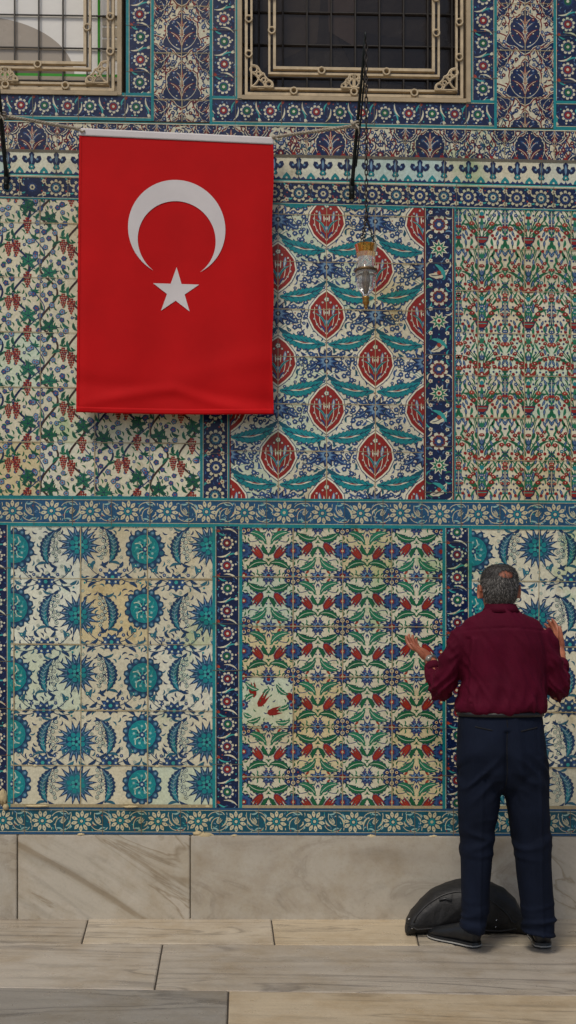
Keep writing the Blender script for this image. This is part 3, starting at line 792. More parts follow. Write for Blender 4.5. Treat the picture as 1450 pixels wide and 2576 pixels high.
# ================================================================= windows
M_GR=simple('beige_painted_metal',rgb(196,176,142),.5,0,25,.3,.0008,60)
M_FR=simple('beige_marble_frame',rgb(172,153,122),.6,0,9,.3,.001,50)
M_GLD=paint_mat('dusty_painted_reflection_pane',.12,False)  # left window's reflection is painted into this pane's colour attribute
def curve_ornament(bm,cx,cy,sx,sy,d,R=.0048):
    def T(pts): tube(bm,[W(cx+sx*x,cy+sy*y,d) for x,y in pts],R,6)
    T([(0,0),(54,0)]);T([(0,0),(0,-54)])
    T(bez((0,-54),(16,-56),(20,-44),6)+bez((20,-44),(24,-34),(32,-34),5)[1:]);T(bez((54,0),(56,-14),(44,-18),6)+bez((44,-18),(34,-24),(32,-34),5)[1:])
    T(bez((0,0),(14,-8),(18,-20),6)+bez((18,-20),(22,-30),(32,-34),5)[1:])
    T(bez((0,-34),(12,-34),(18,-20),6));T(bez((34,0),(34,-12),(18,-20),6))
    T([(6+9*math.cos(a),-44+8*math.sin(a)) for a in [k*PI/5 for k in range(11)]])
    T([(44+8*math.cos(a),-8+7*math.sin(a)) for a in [k*PI/5 for k in range(11)]])
    T([(18+5*math.cos(a),-33+5*math.sin(a)) for a in [k*PI/5 for k in range(11)]]);T([(31+5*math.cos(a),-18+5*math.sin(a)) for a in [k*PI/5 for k in range(11)]])
def window(x0,x1,yb,bright):
    top=-560
    bm=bmesh.new()
    wbox(bm,x0-2,x0+9,top,yb+4,.010,-.14);wbox(bm,x1-9,x1+2,top,yb+4,.010,-.14);wbox(bm,x0+9,x1-9,yb-4,yb+6,.012,-.14);wbox(bm,x0-4,x1+4,top-20,top,.012,-.14)
    win=bmobj('window',bm,M_FR,wall)
    bm=bmesh.new()
    xi=[x0+20,x0+33,x0+78,x0+91];xo=[x1-20,x1-33,x1-78,x1-91];yi=[yb-10,yb-24,yb-62,yb-76]
    for k in range(4):
        w=3.4 if k in(0,3) else 2.6
        wbox(bm,xi[k]-w,xi[k]+w,top,yi[k]+w,.004,-.018);wbox(bm,xo[k]-w,xo[k]+w,top,yi[k]+w,.004,-.018)
        wbox(bm,xi[k]+w,xo[k]-w,yi[k]-w,yi[k]+w,.004,-.018)
    def ringat(x,y,r=8):
        tube(bm,[W(x+r*math.cos(a),y+r*math.sin(a),.010) for a in [2*PI*k/12 for k in range(12)]],.005,6,True,Vector((0,1,0)))
    mid=(x0+x1)/2
    for f in (.24,.5,.76):
        ringat(x0+(x1-x0)*f,(yi[0]+yi[1])/2)
    for f in (.36,.64): ringat(x0+(x1-x0)*f,(yi[2]+yi[3])/2)
    for y in (128,40,-60,-160,-260,-360):
        ringat((xi[0]+xi[1])/2,y);ringat((xo[0]+xo[1])/2,y)
        ringat((xi[2]+xi[3])/2,y-60);ringat((xo[2]+xo[3])/2,y-60)
    for X,sx in ((xi[1],1),(xo[1],-1)): curve_ornament(bm,X,yi[1],sx,1,.012)
    for sx in (1,-1):
        curve_ornament(bm,mid+sx*2,yi[1]-2,sx*.55,.62,.012,.0042)
    bmobj('grille',bm,M_GR,win)
    bm=bmesh.new()
    for x in rng(x0+50,x1-10,62): tube(bm,[W(x,top,-.115),W(x,yb,-.115)],.0045 if bright else .005,6)
    for y in rng(-520,yb-10,84):
        yy=y+ (18 if bright else 0);tube(bm,[W(x0,yy,-.122),W(x1,yy,-.122)],.0045,6,ref=Vector((0,1,0)))
    bmobj('window_bars',bm,simple('rusty_iron',rgb(70,66,62) if bright else rgb(40,34,30),.7,0,30,.3),win)
    p=Pan((x0+8,top,x1-8,yb));p.jit=0
    if not bright:
        rect(p,x0+8,top,x1-8,yb,rgb(34,28,24),-420)
        p.poly([(x0+60,top),(x0+250,top),(x0+200,60),(x0+60,130)],rgb(50,42,35),-418)
        p.poly([(x0+240,20),(x0+520,60),(x0+520,180),(x0+300,140)],rgb(27,22,20),-417)
        p.poly([(x0+210,top),(x0+300,top),(x0+300,70),(x0+230,30)],rgb(56,46,40),-416)
    else:
        rect(p,x0+8,top,x1-8,yb,rgb(228,226,220),-420)  # pale fill and grey arch paint the reflected courtyard onto the glass
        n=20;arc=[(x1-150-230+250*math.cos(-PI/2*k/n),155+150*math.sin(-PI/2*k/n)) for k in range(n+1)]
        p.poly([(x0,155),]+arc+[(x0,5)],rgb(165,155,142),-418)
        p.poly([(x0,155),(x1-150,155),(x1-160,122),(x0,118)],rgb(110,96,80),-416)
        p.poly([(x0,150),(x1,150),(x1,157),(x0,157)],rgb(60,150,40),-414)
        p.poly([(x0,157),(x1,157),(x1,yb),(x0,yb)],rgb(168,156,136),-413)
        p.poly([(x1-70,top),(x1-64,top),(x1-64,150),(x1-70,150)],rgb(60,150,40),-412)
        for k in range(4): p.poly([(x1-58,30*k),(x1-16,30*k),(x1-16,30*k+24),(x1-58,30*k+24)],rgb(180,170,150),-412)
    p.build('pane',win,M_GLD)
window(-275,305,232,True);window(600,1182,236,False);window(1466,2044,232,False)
# ================================================================= floor
M_FL=stone_mat('marble_paving',rgb(204,196,182),rgb(192,184,171),rgb(158,151,142),(0,0,.05),.55,.34,True,(1,7,1),.45)
g_=bmesh.new();bx(g_,-40,40,-40,.0,-.3,-.006)
ground=bmobj('ground',g_,simple('dark_joint_ground',rgb(62,54,46),.9,0,12,.3));tag(ground,kind='structure')
rows=[((-.02),(-.02)),(.455,.505),(1.09,1.22),(1.72,1.85),(2.45,2.55),(3.2,3.3),(4.0,4.1),(4.8,4.9),(5.6,5.7),(6.4,6.5),(7.2,7.3),(8,8.1)]
joints={0:[(-3.2,-3.2),(-1.9,-1.88),(-.986,-.932),(-.084,-.060),(.618,.588),(1.75,1.75),(2.8,2.8)],
        1:[(-3,-3),(-1.95,-1.95),(-.565,-.523),(2.1,2.12),(3.3,3.3)],
        2:[(-2.6,-2.6),(-1.6,-1.6),(-.232,-.206),(1.7,1.7),(3.1,3.1)]}
def dl(r,x):
    a,b=rows[r];return a+(b-a)*(x+1.5)/3.0
rr=random.Random(5)
fbm=bmesh.new();cl=fbm.loops.layers.float_color.new('paint')
for r in range(len(rows)-1):
    js=joints.get(r) or [(x,x) for x in (-3.3+rr.uniform(0,.6),-1.9+rr.uniform(0,.5),-.6+rr.uniform(0,.6),.9+rr.uniform(0,.5),2.3+rr.uniform(0,.5),3.6)]
    js=[(-6,-6),(-4.6,-4.6)]+js+[(4.6,4.6),(6,6)]
    for i in range(len(js)-1):
        gp=.0034
        x0a,x0b=js[i];x1a,x1b=js[i+1]
        col=rr.uniform(.70,1.0);c=(col,col*rr.uniform(.95,1.0),col*rr.uniform(.9,1.0),1)
        if r==1 and i==3: c=(.70,.68,.66,1)
        if r==1 and i==4: c=(.64,.62,.60,1)
        if r==2 and i==3: c=(.42,.42,.43,1)
        if r==2 and i==4: c=(.78,.70,.57,1)
        if r==0 and i==3: c=(.62,.59,.55,1)
        if r==0 and i==4: c=(.80,.76,.69,1)
        if r==0 and i==5: c=(.84,.76,.62,1)
        if r==0 and i==6: c=(.68,.65,.59,1)
        q=[(x0a+gp,dl(r,x0a)+gp),(x1a-gp,dl(r,x1a)+gp),(x1b-gp,dl(r+1,x1b)-gp),(x0b+gp,dl(r+1,x0b)-gp)]
        h=rr.uniform(-.0012,.0012);ins=.005
        cx=sum(a for a,b in q)/4;cy=sum(b for a,b in q)/4
        top=[fbm.verts.new((a+(ins if a<cx else -ins),-(b+(ins if b<cy else -ins)),h)) for a,b in q]
        ed=[fbm.verts.new((a,-b,h-.003)) for a,b in q]
        bt=[fbm.verts.new((a,-b,-.02)) for a,b in q]
        fs=[fbm.faces.new(top)]
        for k in range(4):
            j=(k+1)%4;fs.append(fbm.faces.new((top[k],top[j],ed[j],ed[k])));fs.append(fbm.faces.new((ed[k],ed[j],bt[j],bt[k])))
        for f in fs:
            for lp in f.loops: lp[cl]=c
floor=bmobj('pavement',fbm,M_FL);tag(floor,kind='structure')
# ================================================================= flag
def flag_d(u,v):
    uc=min(max(u,0.0),1.0)
    d=.085+.012*v
    d+=.005*math.sin(u*9+1.2*v)*(.3+.7*v)+.003*math.sin(u*21+3*v)*v
    yb=.93+.055*abs(u-.5)*2
    e=v-yb+.02*math.sin(u*5)
    d+=.010*math.exp(-(e/.022)**2)*(.4+.6*math.sin(PI*uc))
    d+=.008*math.exp(-((v-.80-.22*(1-uc)**1.4)/.045)**2)*max(0,u-.15)
    d-=.006*math.exp(-((v-.90-.06*u)/.03)**2)
    d-=.012*math.exp(-((u-1)/.05)**2)*v+.010*math.exp(-(u/.03)**2)*v
    return d
def flag_pt(px,py,off=0):
    u=(px-200)/487;v=(py-322)/714
    return P(px,py,flag_d(u,v)+off)
def fl_xy(u,v):
    x=200-8*v*1.0+u*(487+8*v);y=(322+u*23)+v*(712-u*18)+3*math.sin(u*PI)*v
    x+=2.2*math.sin(v*14)*(u>.98)
    return x,y
t=NT('red_flag_cloth');v_=t.coord()
c=t.mix(rgb(184,14,18),t.ramp(t.noise(v_,3,4),[(.3,g(.86)),(.7,g(1.05))]),1.0,'MULTIPLY');t.l(c,t.b.inputs['Base Color']);t.b.inputs['Roughness'].default_value=.75;t.b.inputs['Specular IOR Level'].default_value=.12
t.bump(t.noise(v_,700,2),.0004,.5);M_RED=t.m
M_WHC=simple('white_flag_cloth',rgb(205,200,200),.8,0,8,.08,.0004,500,.15)
flag=bpy.data.objects.new('flag',None);COL.objects.link(flag);flag.location=(0,0,0)
tag(flag,'large red cloth flag with white crescent and star hanging against the tiles','flag')
def grid_cloth(u0,u1,v0,v1,nu,nv,off):
    bm=bmesh.new();vs=[]
    for j in range(nv+1):
        row=[]
        for i in range(nu+1):
            u=u0+(u1-u0)*i/nu;v=v0+(v1-v0)*j/nv
            x,y=fl_xy(u,v);row.append(bm.verts.new(P(x,y,flag_d(u,v)+off)))
        vs.append(row)
    for j in range(nv):
        for i in range(nu): bm.faces.new((vs[j][i],vs[j+1][i],vs[j+1][i+1],vs[j][i+1]))
    return bm
HV=.026
o=bmobj('cloth',grid_cloth(0,1,HV-.002,1,90,160,0),M_RED,flag,True)
sm=o.modifiers.new('thick','SOLIDIFY');sm.thickness=.0012
o=bmobj('header_band',grid_cloth(-.004,1.004,0,HV,90,5,.003),M_WHC,flag,True);sm=o.modifiers.new('thick','SOLIDIFY');sm.thickness=.003
o=bmobj('hem',grid_cloth(0,1,.984,1.004,90,3,.003),M_RED,flag,True);sm=o.modifiers.new('thick','SOLIDIFY');sm.thickness=.002
for a,b in ((0,.012),(.988,1)):
    o=bmobj('hem',grid_cloth(a,b,HV,.984,2,120,.0022),M_RED,flag,True)
n=72
d0=29.0;R0=122.5;r0=98;a_=(R0*R0-r0*r0+d0*d0)/(2*d0);h_=math.sqrt(R0*R0-a_*a_);angO=math.atan2(a_,h_);angI=math.atan2(a_-d0,h_)
A=[];B=[]
for i in range(n+1):
    s=i/n
    th=(PI-angO)+(PI+2*angO)*s;A.append((445+122.5*math.cos(th),575+122.5*math.sin(th)))
    th=(PI-angI)+(PI+2*angI)*s;B.append((445+98*math.cos(th),604+98*math.sin(th)))
bm=bmesh.new();m=8;grid=[]
for i in range(n+1):
    row=[]
    for j in range(m+1):
        x=A[i][0]+(B[i][0]-A[i][0])*j/m;y=A[i][1]+(B[i][1]-A[i][1])*j/m
        y+=(x-445)*.035
        row.append(bm.verts.new(flag_pt(x,y,.0022)))
    grid.append(row)
for i in range(n):
    for j in range(m): bm.faces.new((grid[i][j],grid[i][j+1],grid[i+1][j+1],grid[i+1][j]))
bmobj('crescent',bm,M_WHC,flag,True)
bm=bmesh.new();cx,cy=443,733;pts=[]
for k in range(10):
    r=61 if k%2==0 else 61*.382
    a=-PI/2+PI*k/5+.03;pts.append((cx+r*math.cos(a),cy+r*math.sin(a)))
c0=bm.verts.new(flag_pt(cx,cy,.0022))
vs=[[bm.verts.new(flag_pt(cx+(x-cx)*f,cy+(y-cy)*f,.0022)) for x,y in pts] for f in (.25,.5,.75,1)]
for k in range(10):
    j=(k+1)%10;bm.faces.new((c0,vs[0][k],vs[0][j]))
    for q in range(3): bm.faces.new((vs[q][k],vs[q+1][k],vs[q+1][j],vs[q][j]))
bmobj('star',bm,M_WHC,flag,True)
# ================================================================= brackets, rope, lamp
M_BR=simple('black_green_iron',rgb(26,34,34),.5,.4,30,.4,.001,90)
def bracket(pts,label):
    e=bpy.data.objects.new('lamp_bracket',None);COL.objects.link(e);tag(e,label,'bracket')
    bm=bmesh.new();tube(bm,pts,[.0095,.0095,.008,.0065,.006],8,flat=.6);bmobj('arm',bm,M_BR,e,True)
    bm=bmesh.new()
    c=pts[0];tube(bm,[c+Vector((-.002,-.002,-.045)),c+Vector((0,-.004,.05))],.013,8,flat=.7)
    for dz in (-.028,.028): ellipsoid(bm,c+Vector((0,-.014,dz)),(.007,.005,.007))
    bmobj('wall_plate',bm,M_BR,e,True)
    bm=bmesh.new();q=[pts[1]+Vector((.012,-.02,-.0)),(pts[1]+pts[2])*.5+Vector((.014,-.02,0)),pts[-2].lerp(pts[-1],.1)+Vector((.012,-.02,0)),pts[-1]+Vector((0,-.01,0))]
    tube(bm,[pts[1]]+q,.0042,8);bmobj('brace',bm,M_BR,e,True)
    tip=pts[-1];bm=bmesh.new()
    tube(bm,[tip+Vector((0,-.01+.016*math.cos(a),.016*math.sin(a))) for a in [2*PI*k/12 for k in range(12)]],.004,6,True)
    bmobj('hook',bm,M_BR,e,True)
    return e
TIP=P(919,95,.45)
bracket([P(886,476,.012),P(890,420,.06),P(899,318,.17),P(910,200,.31),TIP],'dark iron bracket arm rising to the hook that carries the glass lamp')
bracket([P(17,452,.012),P(12,400,.06),P(3,318,.17),P(-8,200,.31),P(-16,95,.45)],'dark iron bracket arm cut by the left edge of the picture, left of the flag')
M_ROPE=simple('worn_white_rope',rgb(178,168,150),.9,0,120,.5,.002,300)
def rope(pts,label):
    bm=bmesh.new();P_=[]
    for i in range(len(pts)-1):
        for k in range(24): P_.append(pts[i].lerp(pts[i+1],k/24))
    P_.append(pts[-1])
    for s in (0,1,2):
        q=[p_+Vector((0,.0045*math.cos(i*.9+s*2.094),.0045*math.sin(i*.9+s*2.094))) for i,p_ in enumerate(P_)]
        tube(bm,q,.0042,5)
    c=pts[-1]
    for k in range(3): tube(bm,[c+Vector((.016*math.cos(a),.016*math.sin(a),.009*(k-1)+.006*math.sin(a+k))) for a in [2*PI*j/12 for j in range(12)]],.005,5,True)
    ellipsoid(bm,c+Vector((-.01,-.02,0)),(.013,.011,.010))
    tube(bm,[c+Vector((-.005,-.02,0)),c+Vector((.012,-.03,-.025)),c+Vector((.016,-.025,-.05))],[.004,.004,.0025],5)
    c=pts[0]
    ellipsoid(bm,c,(.014,.012,.012));tube(bm,[c,c+Vector((.02,-.01,-.018)),c+Vector((.035,-.008,-.012))],[.005,.005,.004],5)
    tag(bmobj('rope',bm,M_ROPE,None,True),label,'rope')
rope([P(690,345,.085),P(735,338,.105),P(810,328,.14),P(895,316,.185)],'twisted white rope from the right corner of the red flag to the lamp bracket')
rope([P(197,324,.085),P(150,316,.10),P(80,303,.14),P(6,292,.19)],'twisted white rope running from the flag\'s left corner to the picture edge')
lamp=bpy.data.objects.new('hanging_oil_lamp',None);COL.objects.link(lamp);lamp.location=(0,0,0)
tag(lamp,'small clear glass lamp with amber rim hanging on a long chain','lamp')
bm=bmesh.new();a=TIP+Vector((.004,-.012,-.016));b=P(922,545,.462)
L=(a-b).length;nl=int(L/.023)
for k in range(nl):
    c=a.lerp(b,(k+.5)/nl);ax=Vector((1,0,0)) if k%2 else Vector((0,1,0))
    tube(bm,[c+ax*.0062*math.cos(t_)+Vector((0,0,1))*.0145*math.sin(t_) for t_ in [2*PI*j/10 for j in range(10)]],.0030,5,True,Vector((.3,.9,.1)))
rim=P(922,622,.462)
for k in range(3):
    an=2*PI*k/3+.2;q=rim+Vector((.046*math.cos(an),.046*math.sin(an),0))
    nn=9
    for j in range(nn):
        c=b.lerp(q,(j+.5)/nn);d_=(q-b).normalized();ax=d_.cross(Vector((0,1,0) if j%2 else (1,0,0))).normalized()
        tube(bm,[c+ax*.0048*math.cos(t_)+d_*.0112*math.sin(t_) for t_ in [2*PI*i/8 for i in range(8)]],.0022,4,True,Vector((.3,.9,.1)))
ellipsoid(bm,b,(.009,.009,.014))
bmobj('chain',bm,simple('bronze_chain',rgb(40,32,28),.5,.3,40,.3),lamp,True)
def glass(name,col,rough=.04,tr=.95):
    t=NT(name);t.b.inputs['Transmission Weight'].default_value=tr;t.b.inputs['Roughness'].default_value=rough;t.b.inputs['IOR'].default_value=1.33
    v=t.coord();t.l(t.mix(col,t.ramp(t.noise(v,60,3),[(.3,g(.9)),(.7,g(1))]),1.0,'MULTIPLY'),t.b.inputs['Base Color']);return t.m
MG=glass('clear_glass',(.98,.99,.98),.03,.93);MA=glass('amber_glass',rgb(236,182,92),.12,.85)
k=.0018
def prof(l): return [(r*k,-z*k) for r,z in l]
LP_=P(921,618,.462)
bm=bmesh.new();lathe(bm,LP_,prof([(29,0),(27,8),(25,16),(24,20)]),28);lathe(bm,LP_,prof([(22.5,20),(23.5,16),(25,8),(27.5,0),(29,0)]),28);bmobj('amber_rim',bm,MA,lamp,True)
bm=bmesh.new();lathe(bm,LP_,prof([(24,20),(22,36),(20,50),(22,58),(27,66),(27,76),(22,84),(24,90),(23,100),(17,112),(11,122),(8,130)]),28)
lathe(bm,LP_,prof([(6,128),(14,111),(21.5,99),(22.5,90),(20.5,84),(25.5,75.5),(25.5,66.5),(20.5,58),(18.5,50),(20.5,36),(22.5,20)]),28);bmobj('glass_bowl',bm,MG,lamp,True)
bm=bmesh.new();lathe(bm,LP_,prof([(8,128),(10,132),(7,136),(9,142),(6,148),(3,151),(5,154),(3,158),(.5,160)]),16,True);bmobj('brass_finial',bm,simple('brass',rgb(170,128,66),.35,.8,40,.3),lamp,True)
bm=bmesh.new();lathe(bm,LP_,prof([(28.0,61),(29.5,64),(28.0,67)]),24);lathe(bm,LP_,prof([(3,60),(5,70),(6,90),(4,110),(3,120)]),12,True);bmobj('holder',bm,simple('old_brass',rgb(110,88,60),.45,.7,40,.3),lamp,True)
# ================================================================= person
person=bpy.data.objects.new('person',None);COL.objects.link(person);person.location=(0,0,0)
tag(person,'man seen from behind in burgundy shirt and navy trousers, both hands raised in prayer','person')
def remesh(name,bm,vox,sm,mat,parent,disp=None,smf=.5):
    bmesh.ops.recalc_face_normals(bm,faces=bm.faces)
    me=bpy.data.meshes.new(name);bm.to_mesh(me);bm.free()
    o=bpy.data.objects.new('tmp',me);COL.objects.link(o)
    r=o.modifiers.new('r','REMESH');r.mode='VOXEL';r.voxel_size=vox
    s=o.modifiers.new('s','SMOOTH');s.factor=smf;s.iterations=sm
    dg=bpy.context.evaluated_depsgraph_get();me2=bpy.data.meshes.new_from_object(o.evaluated_get(dg))
    bpy.data.objects.remove(o)
    if disp:
        n=len(me2.vertices);co=[v.co.copy() for v in me2.vertices];no=[v.normal.copy() for v in me2.vertices]
        for i in range(n):
            co[i]=disp(co[i],no[i])
        me2.vertices.foreach_set('co',[c for v in co for c in v]);me2.update()
    me2.name=name;me2.materials.clear()
    return link(name,me2,mat,parent,True)
DM=.6
def hring(xl,xr,py,hd,d=DM,n=28,e=2.3):
    a=P(xl,py,d);b=P(xr,py,d);c=(a+b)/2
    return ell(c,Vector(((b.x-a.x)/2,0,0)),Vector((0,hd,0)),n,e)
AL=[(P(1174,1594,.60),.056),(P(1152,1625,.60),.058),(P(1136,1670,.595),.056),(P(1117,1724,.57),.052),(P(1112,1740,.53),.051),(P(1102,1715,.45),.046),(P(1091,1684,.385),.040)]
AR=[(P(1354,1594,.60),.056),(P(1372,1625,.60),.056),(P(1387,1670,.595),.054),(P(1400,1726,.57),.051),(P(1404,1742,.53),.050),(P(1407,1712,.45),.044),(P(1409,1676,.385),.039)]
bm=bmesh.new()
loft(bm,[hring(1226,1294,1524,.062,.60),hring(1216,1304,1536,.070,.60),hring(1190,1328,1549,.082),hring(1168,1354,1564,.093),hring(1155,1368,1586,.105),hring(1152,1374,1620,.114),hring(1158,1374,1660,.118),hring(1162,1374,1710,.120),hring(1154,1373,1752,.128),hring(1144,1374,1774,.136),hring(1145,1372,1788,.132),hring(1156,1362,1797,.114)])
for A_ in (AL,AR): tube(bm,[a for a,b in A_],[b for a,b in A_],16)
def fold(v,fx,fz,sd):
    n=noise.noise(Vector((v.x*fx,v.y*fx*.6,v.z*fz+sd)));return (1-min(1,abs(n)*2.6))
CXM=P(1262,1700,.6).x
def sh_disp(v,n):
    z=v.z;x=v.x-CXM
    armw=min(1,max(0,(abs(x)-.19)/.03))
    w=math.exp(-((z-1.10)/.085)**2)
    d=.012*w*(fold(v,22,6,3)-.45)+.008*(1-armw)*(fold(v+Vector((z*.5,0,0)),9,3.5,9)-.5)
    d+=.006*(fold(v+Vector((0,0,x*1.6)),7,15,21)-.5)
    d+=armw*.014*(fold(v+Vector((0,0,abs(x)*1.0)),8,22,5)-.5)
    back=(v.y<-.6)
    d+=.010*math.exp(-((x+.145-(z-1.2)*.06)/.012)**2)*(z<1.38)*(z>1.10)*back
    d-=.008*math.exp(-((x+.165-(z-1.2)*.06)/.012)**2)*(z<1.38)*(z>1.10)*back
    if back: d+=.008*math.exp(-((z-1.33)/.06)**2)*math.exp(-((abs(x)-.09)/.06)**2)-.006*math.exp(-(x/.025)**2)*math.exp(-((z-1.28)/.12)**2)
    if v.y<-.58: d-=.004*math.exp(-((z-1.425+.015*abs(x)/.2)/.004)**2)*(abs(x)<.19)
    return v+n*d
def cloth_mat(name,col,amt=.18,rough=.85):
    t=NT(name);v=t.coord();t.l(t.mix(col,t.ramp(t.noise(v,6,5),[(.3,g(1-amt)),(.7,g(1+amt*.4))]),1.0,'MULTIPLY'),t.b.inputs['Base Color'])
    t.b.inputs['Roughness'].default_value=rough;t.b.inputs['Specular IOR Level'].default_value=.12
    t.bump(t.noise(v,420,2),.0006,.6);return t.m
M_SH=cloth_mat('burgundy_cotton',rgb(76,6,32),.25,.8)
shirt=remesh('shirt',bm,.0068,4,M_SH,person,sh_disp)
bm=bmesh.new();rings=[]
for z,f in ((1520,1.0),(1529,1.10),(1541,1.28)):
    rings.append(hring(1260-38*f,1260+38*f,z,.062*f,.60,32,2.1))
inner=[hring(1260-38*f+3,1260+38*f-3,z,.062*f-.005,.60,32,2.1) for z,f in ((1541,1.25),(1520,.98))]
loft(bm,rings+inner,False);bmobj('collar',bm,M_SH,shirt,True)
for A_ in (AL,AR):
    bm=bmesh.new();a,b=A_[-2][0],A_[-1][0];d_=(b-a).normalized()
    tube(bm,[b-d_*.02,b+d_*.012,b+d_*.022],[.0425,.0415,.039],18);bmobj('cuff',bm,M_SH,shirt,True)
# --- trousers
bm=bmesh.new()
loft(bm,[hring(1160,1360,1780,.112),hring(1152,1365,1800,.120),hring(1149,1368,1840,.130,.605),hring(1147,1373,1890,.136,.61),hring(1149,1376,1940,.130,.61),hring(1154,1375,1978,.106,.60),hring(1184,1340,1998,.07,.59)])
LL=[(1900,1150,1262,.120),(1960,1150,1262,.116),(2020,1152,1256,.102),(2100,1156,1247,.090),(2180,1160,1239,.082),(2250,1163,1232,.076),(2310,1161,1227,.073),(2334,1160,1225,.072),(2344,1164,1222,.066)]
LR=[(1900,1260,1375,.120),(1960,1263,1377,.116),(2020,1274,1380,.102),(2100,1287,1384,.090),(2180,1299,1388,.082),(2250,1309,1391,.076),(2310,1315,1396,.073),(2340,1318,1397,.072),(2352,1324,1392,.066)]
for Ls in (LL,LR): loft(bm,[hring(a,b,y,h,.605 if y<2200 else .60,22,2.15) for y,a,b,h in Ls])
def tr_disp(v,n):
    z=v.z;d=.007*(fold(v,9,2.5,2)-.5)
    w=math.exp(-((z-.10)/.09)**2);d+=.016*w*(fold(v,6,24,11)-.45)
    w=math.exp(-((z-.50)/.08)**2);d+=.011*w*(fold(v,6,14,17)-.5)
    w=math.exp(-((z-.78)/.09)**2)*(v.y<-.6);x=v.x-CXM
    d+=.013*w*(fold(v+Vector((0,0,abs(x)*.9)),8,13,4)-.5)
    if v.y<-.6: d-=.012*math.exp(-(x/.012)**2)*(z>.68)*(z<.98)
    if v.y<-.6:
        for cx,sl in (((1203-725)/572,-.01),((1347-725)/572,.03)): d+=.006*math.exp(-((v.x-cx+sl*(z-.7))/.007)**2)*(z<.8)
    return v+n*d
M_TR=cloth_mat('navy_wool',rgb(17,24,40),.3,.85)
trousers=remesh('trousers',bm,.0068,4,M_TR,person,tr_disp)
def bvh_of(o):
    me=o.data;return BVHTree.FromPolygons([v.co[:] for v in me.vertices],[tuple(p.vertices) for p in me.polygons])
bt=bvh_of(trousers)
def back_pt(bv,px,py,off=.001):
    q=P(px,py,.6);h=bv.ray_cast(Vector((q.x,-3,q.z)),Vector((0,1,0)))
    return (h[0]+Vector((0,-off,0))) if h[0] else q
M_SEAM=simple('dark_seam',rgb(5,7,12),.9)
for a,b in (((1186,1824),(1226,1832)),((1296,1834),(1340,1826))):
    bm=bmesh.new();tube(bm,[back_pt(bt,a[0]+(b[0]-a[0])*t/6,a[1]+(b[1]-a[1])*t/6) for t in range(7)],.003,5);bmobj('pocket',bm,M_SEAM,trousers)
bm=bmesh.new();tube(bm,[back_pt(bt,1262+math.sin(t)*1.0,1806+t*16) for t in range(12)],.0018,4);bmobj('seam',bm,M_SEAM,trousers)
bm=bmesh.new();loft(bm,[hring(1151,1367,1789,.126),hring(1150,1368,1800,.128),]);bmobj('belt',bm,simple('black_leather',rgb(14,13,14),.4,0,30,.3),person,True)
# --- body
HX=P(1258,1500,.6).x;HYC=-.6+.012
HR=[(1.476,.022,.024,.060),(1.484,.036,.040,.052),(1.50,.052,.062,.036),(1.525,.063,.080,.018),(1.56,.070,.090,.008),(1.59,.0735,.094,.003),(1.62,.0755,.097,.0),(1.645,.0745,.096,-.002),(1.665,.069,.089,-.003),(1.682,.058,.075,-.003),(1.694,.042,.055,-.003),(1.701,.022,.03,-.003),(1.703,.006,.01,-.003)]
def head_ring(z,ex=0,n=32):
    zs=[h[0] for h in HR];w=float(np.interp(z,zs,[h[1] for h in HR]));d=float(np.interp(z,zs,[h[2] for h in HR]));yo=float(np.interp(z,zs,[h[3] for h in HR]))
    return ell(Vector((HX,HYC+yo,z)),Vector((w+ex,0,0)),Vector((0,d+ex,0)),n,2.15)
bm=bmesh.new()
loft(bm,[head_ring(h[0]) for h in HR])
tube(bm,[(HX,-.622,1.38),(HX,-.615,1.46),(HX,-.602,1.53),(HX,-.595,1.57)],[.062,.058,.056,.05],16)
fy=HYC
tube(bm,[(HX,fy+.090,1.615),(HX,fy+.103,1.59),(HX,fy+.118,1.568),(HX,fy+.108,1.558)],[.008,.011,.014,.010],10)
for s in (-1,1):
    ellipsoid(bm,(HX+s*.012,fy+.102,1.561),(.009,.010,.008));ellipsoid(bm,(HX+s*.03,fy+.086,1.622),(.026,.012,.007));ellipsoid(bm,(HX+s*.04,fy+.07,1.57),(.022,.02,.02))
ellipsoid(bm,(HX,fy+.094,1.532),(.024,.010,.005));ellipsoid(bm,(HX,fy+.092,1.523),(.020,.010,.006));ellipsoid(bm,(HX,fy+.085,1.49),(.02,.016,.014))
for s in (-1,1):
    R_=Matrix.Rotation(s*-.35,3,'Z')@Matrix.Rotation(s*.12,3,'Y')
    ellipsoid(bm,(HX+s*.082,HYC-.004,1.582),(.007,.019,.031),14,10,R_)
    tube(bm,[Vector((HX+s*.089,HYC-.004,1.582))+Vector((s*.002-.003*s*math.cos(a),-.018*math.cos(a)*1.0,.03*math.sin(a))) for a in [2*PI*j/14 for j in range(11)]],.0048,6)
loft(bm,[hring(1228,1292,1530,.05,.61),hring(1190,1330,1560,.072),hring(1172,1350,1600,.086),hring(1176,1356,1700,.10),hring(1172,1352,1790,.095),hring(1166,1356,1900,.105),hring(1174,1346,1970,.085)])
for Ls in (LL,LR): loft(bm,[hring(a+(b-a)*(.14 if y<2200 else .26),b-(b-a)*(.14 if y<2200 else .26),y,h*(.8 if y<2200 else .5),.60,16) for y,a,b,h in Ls])
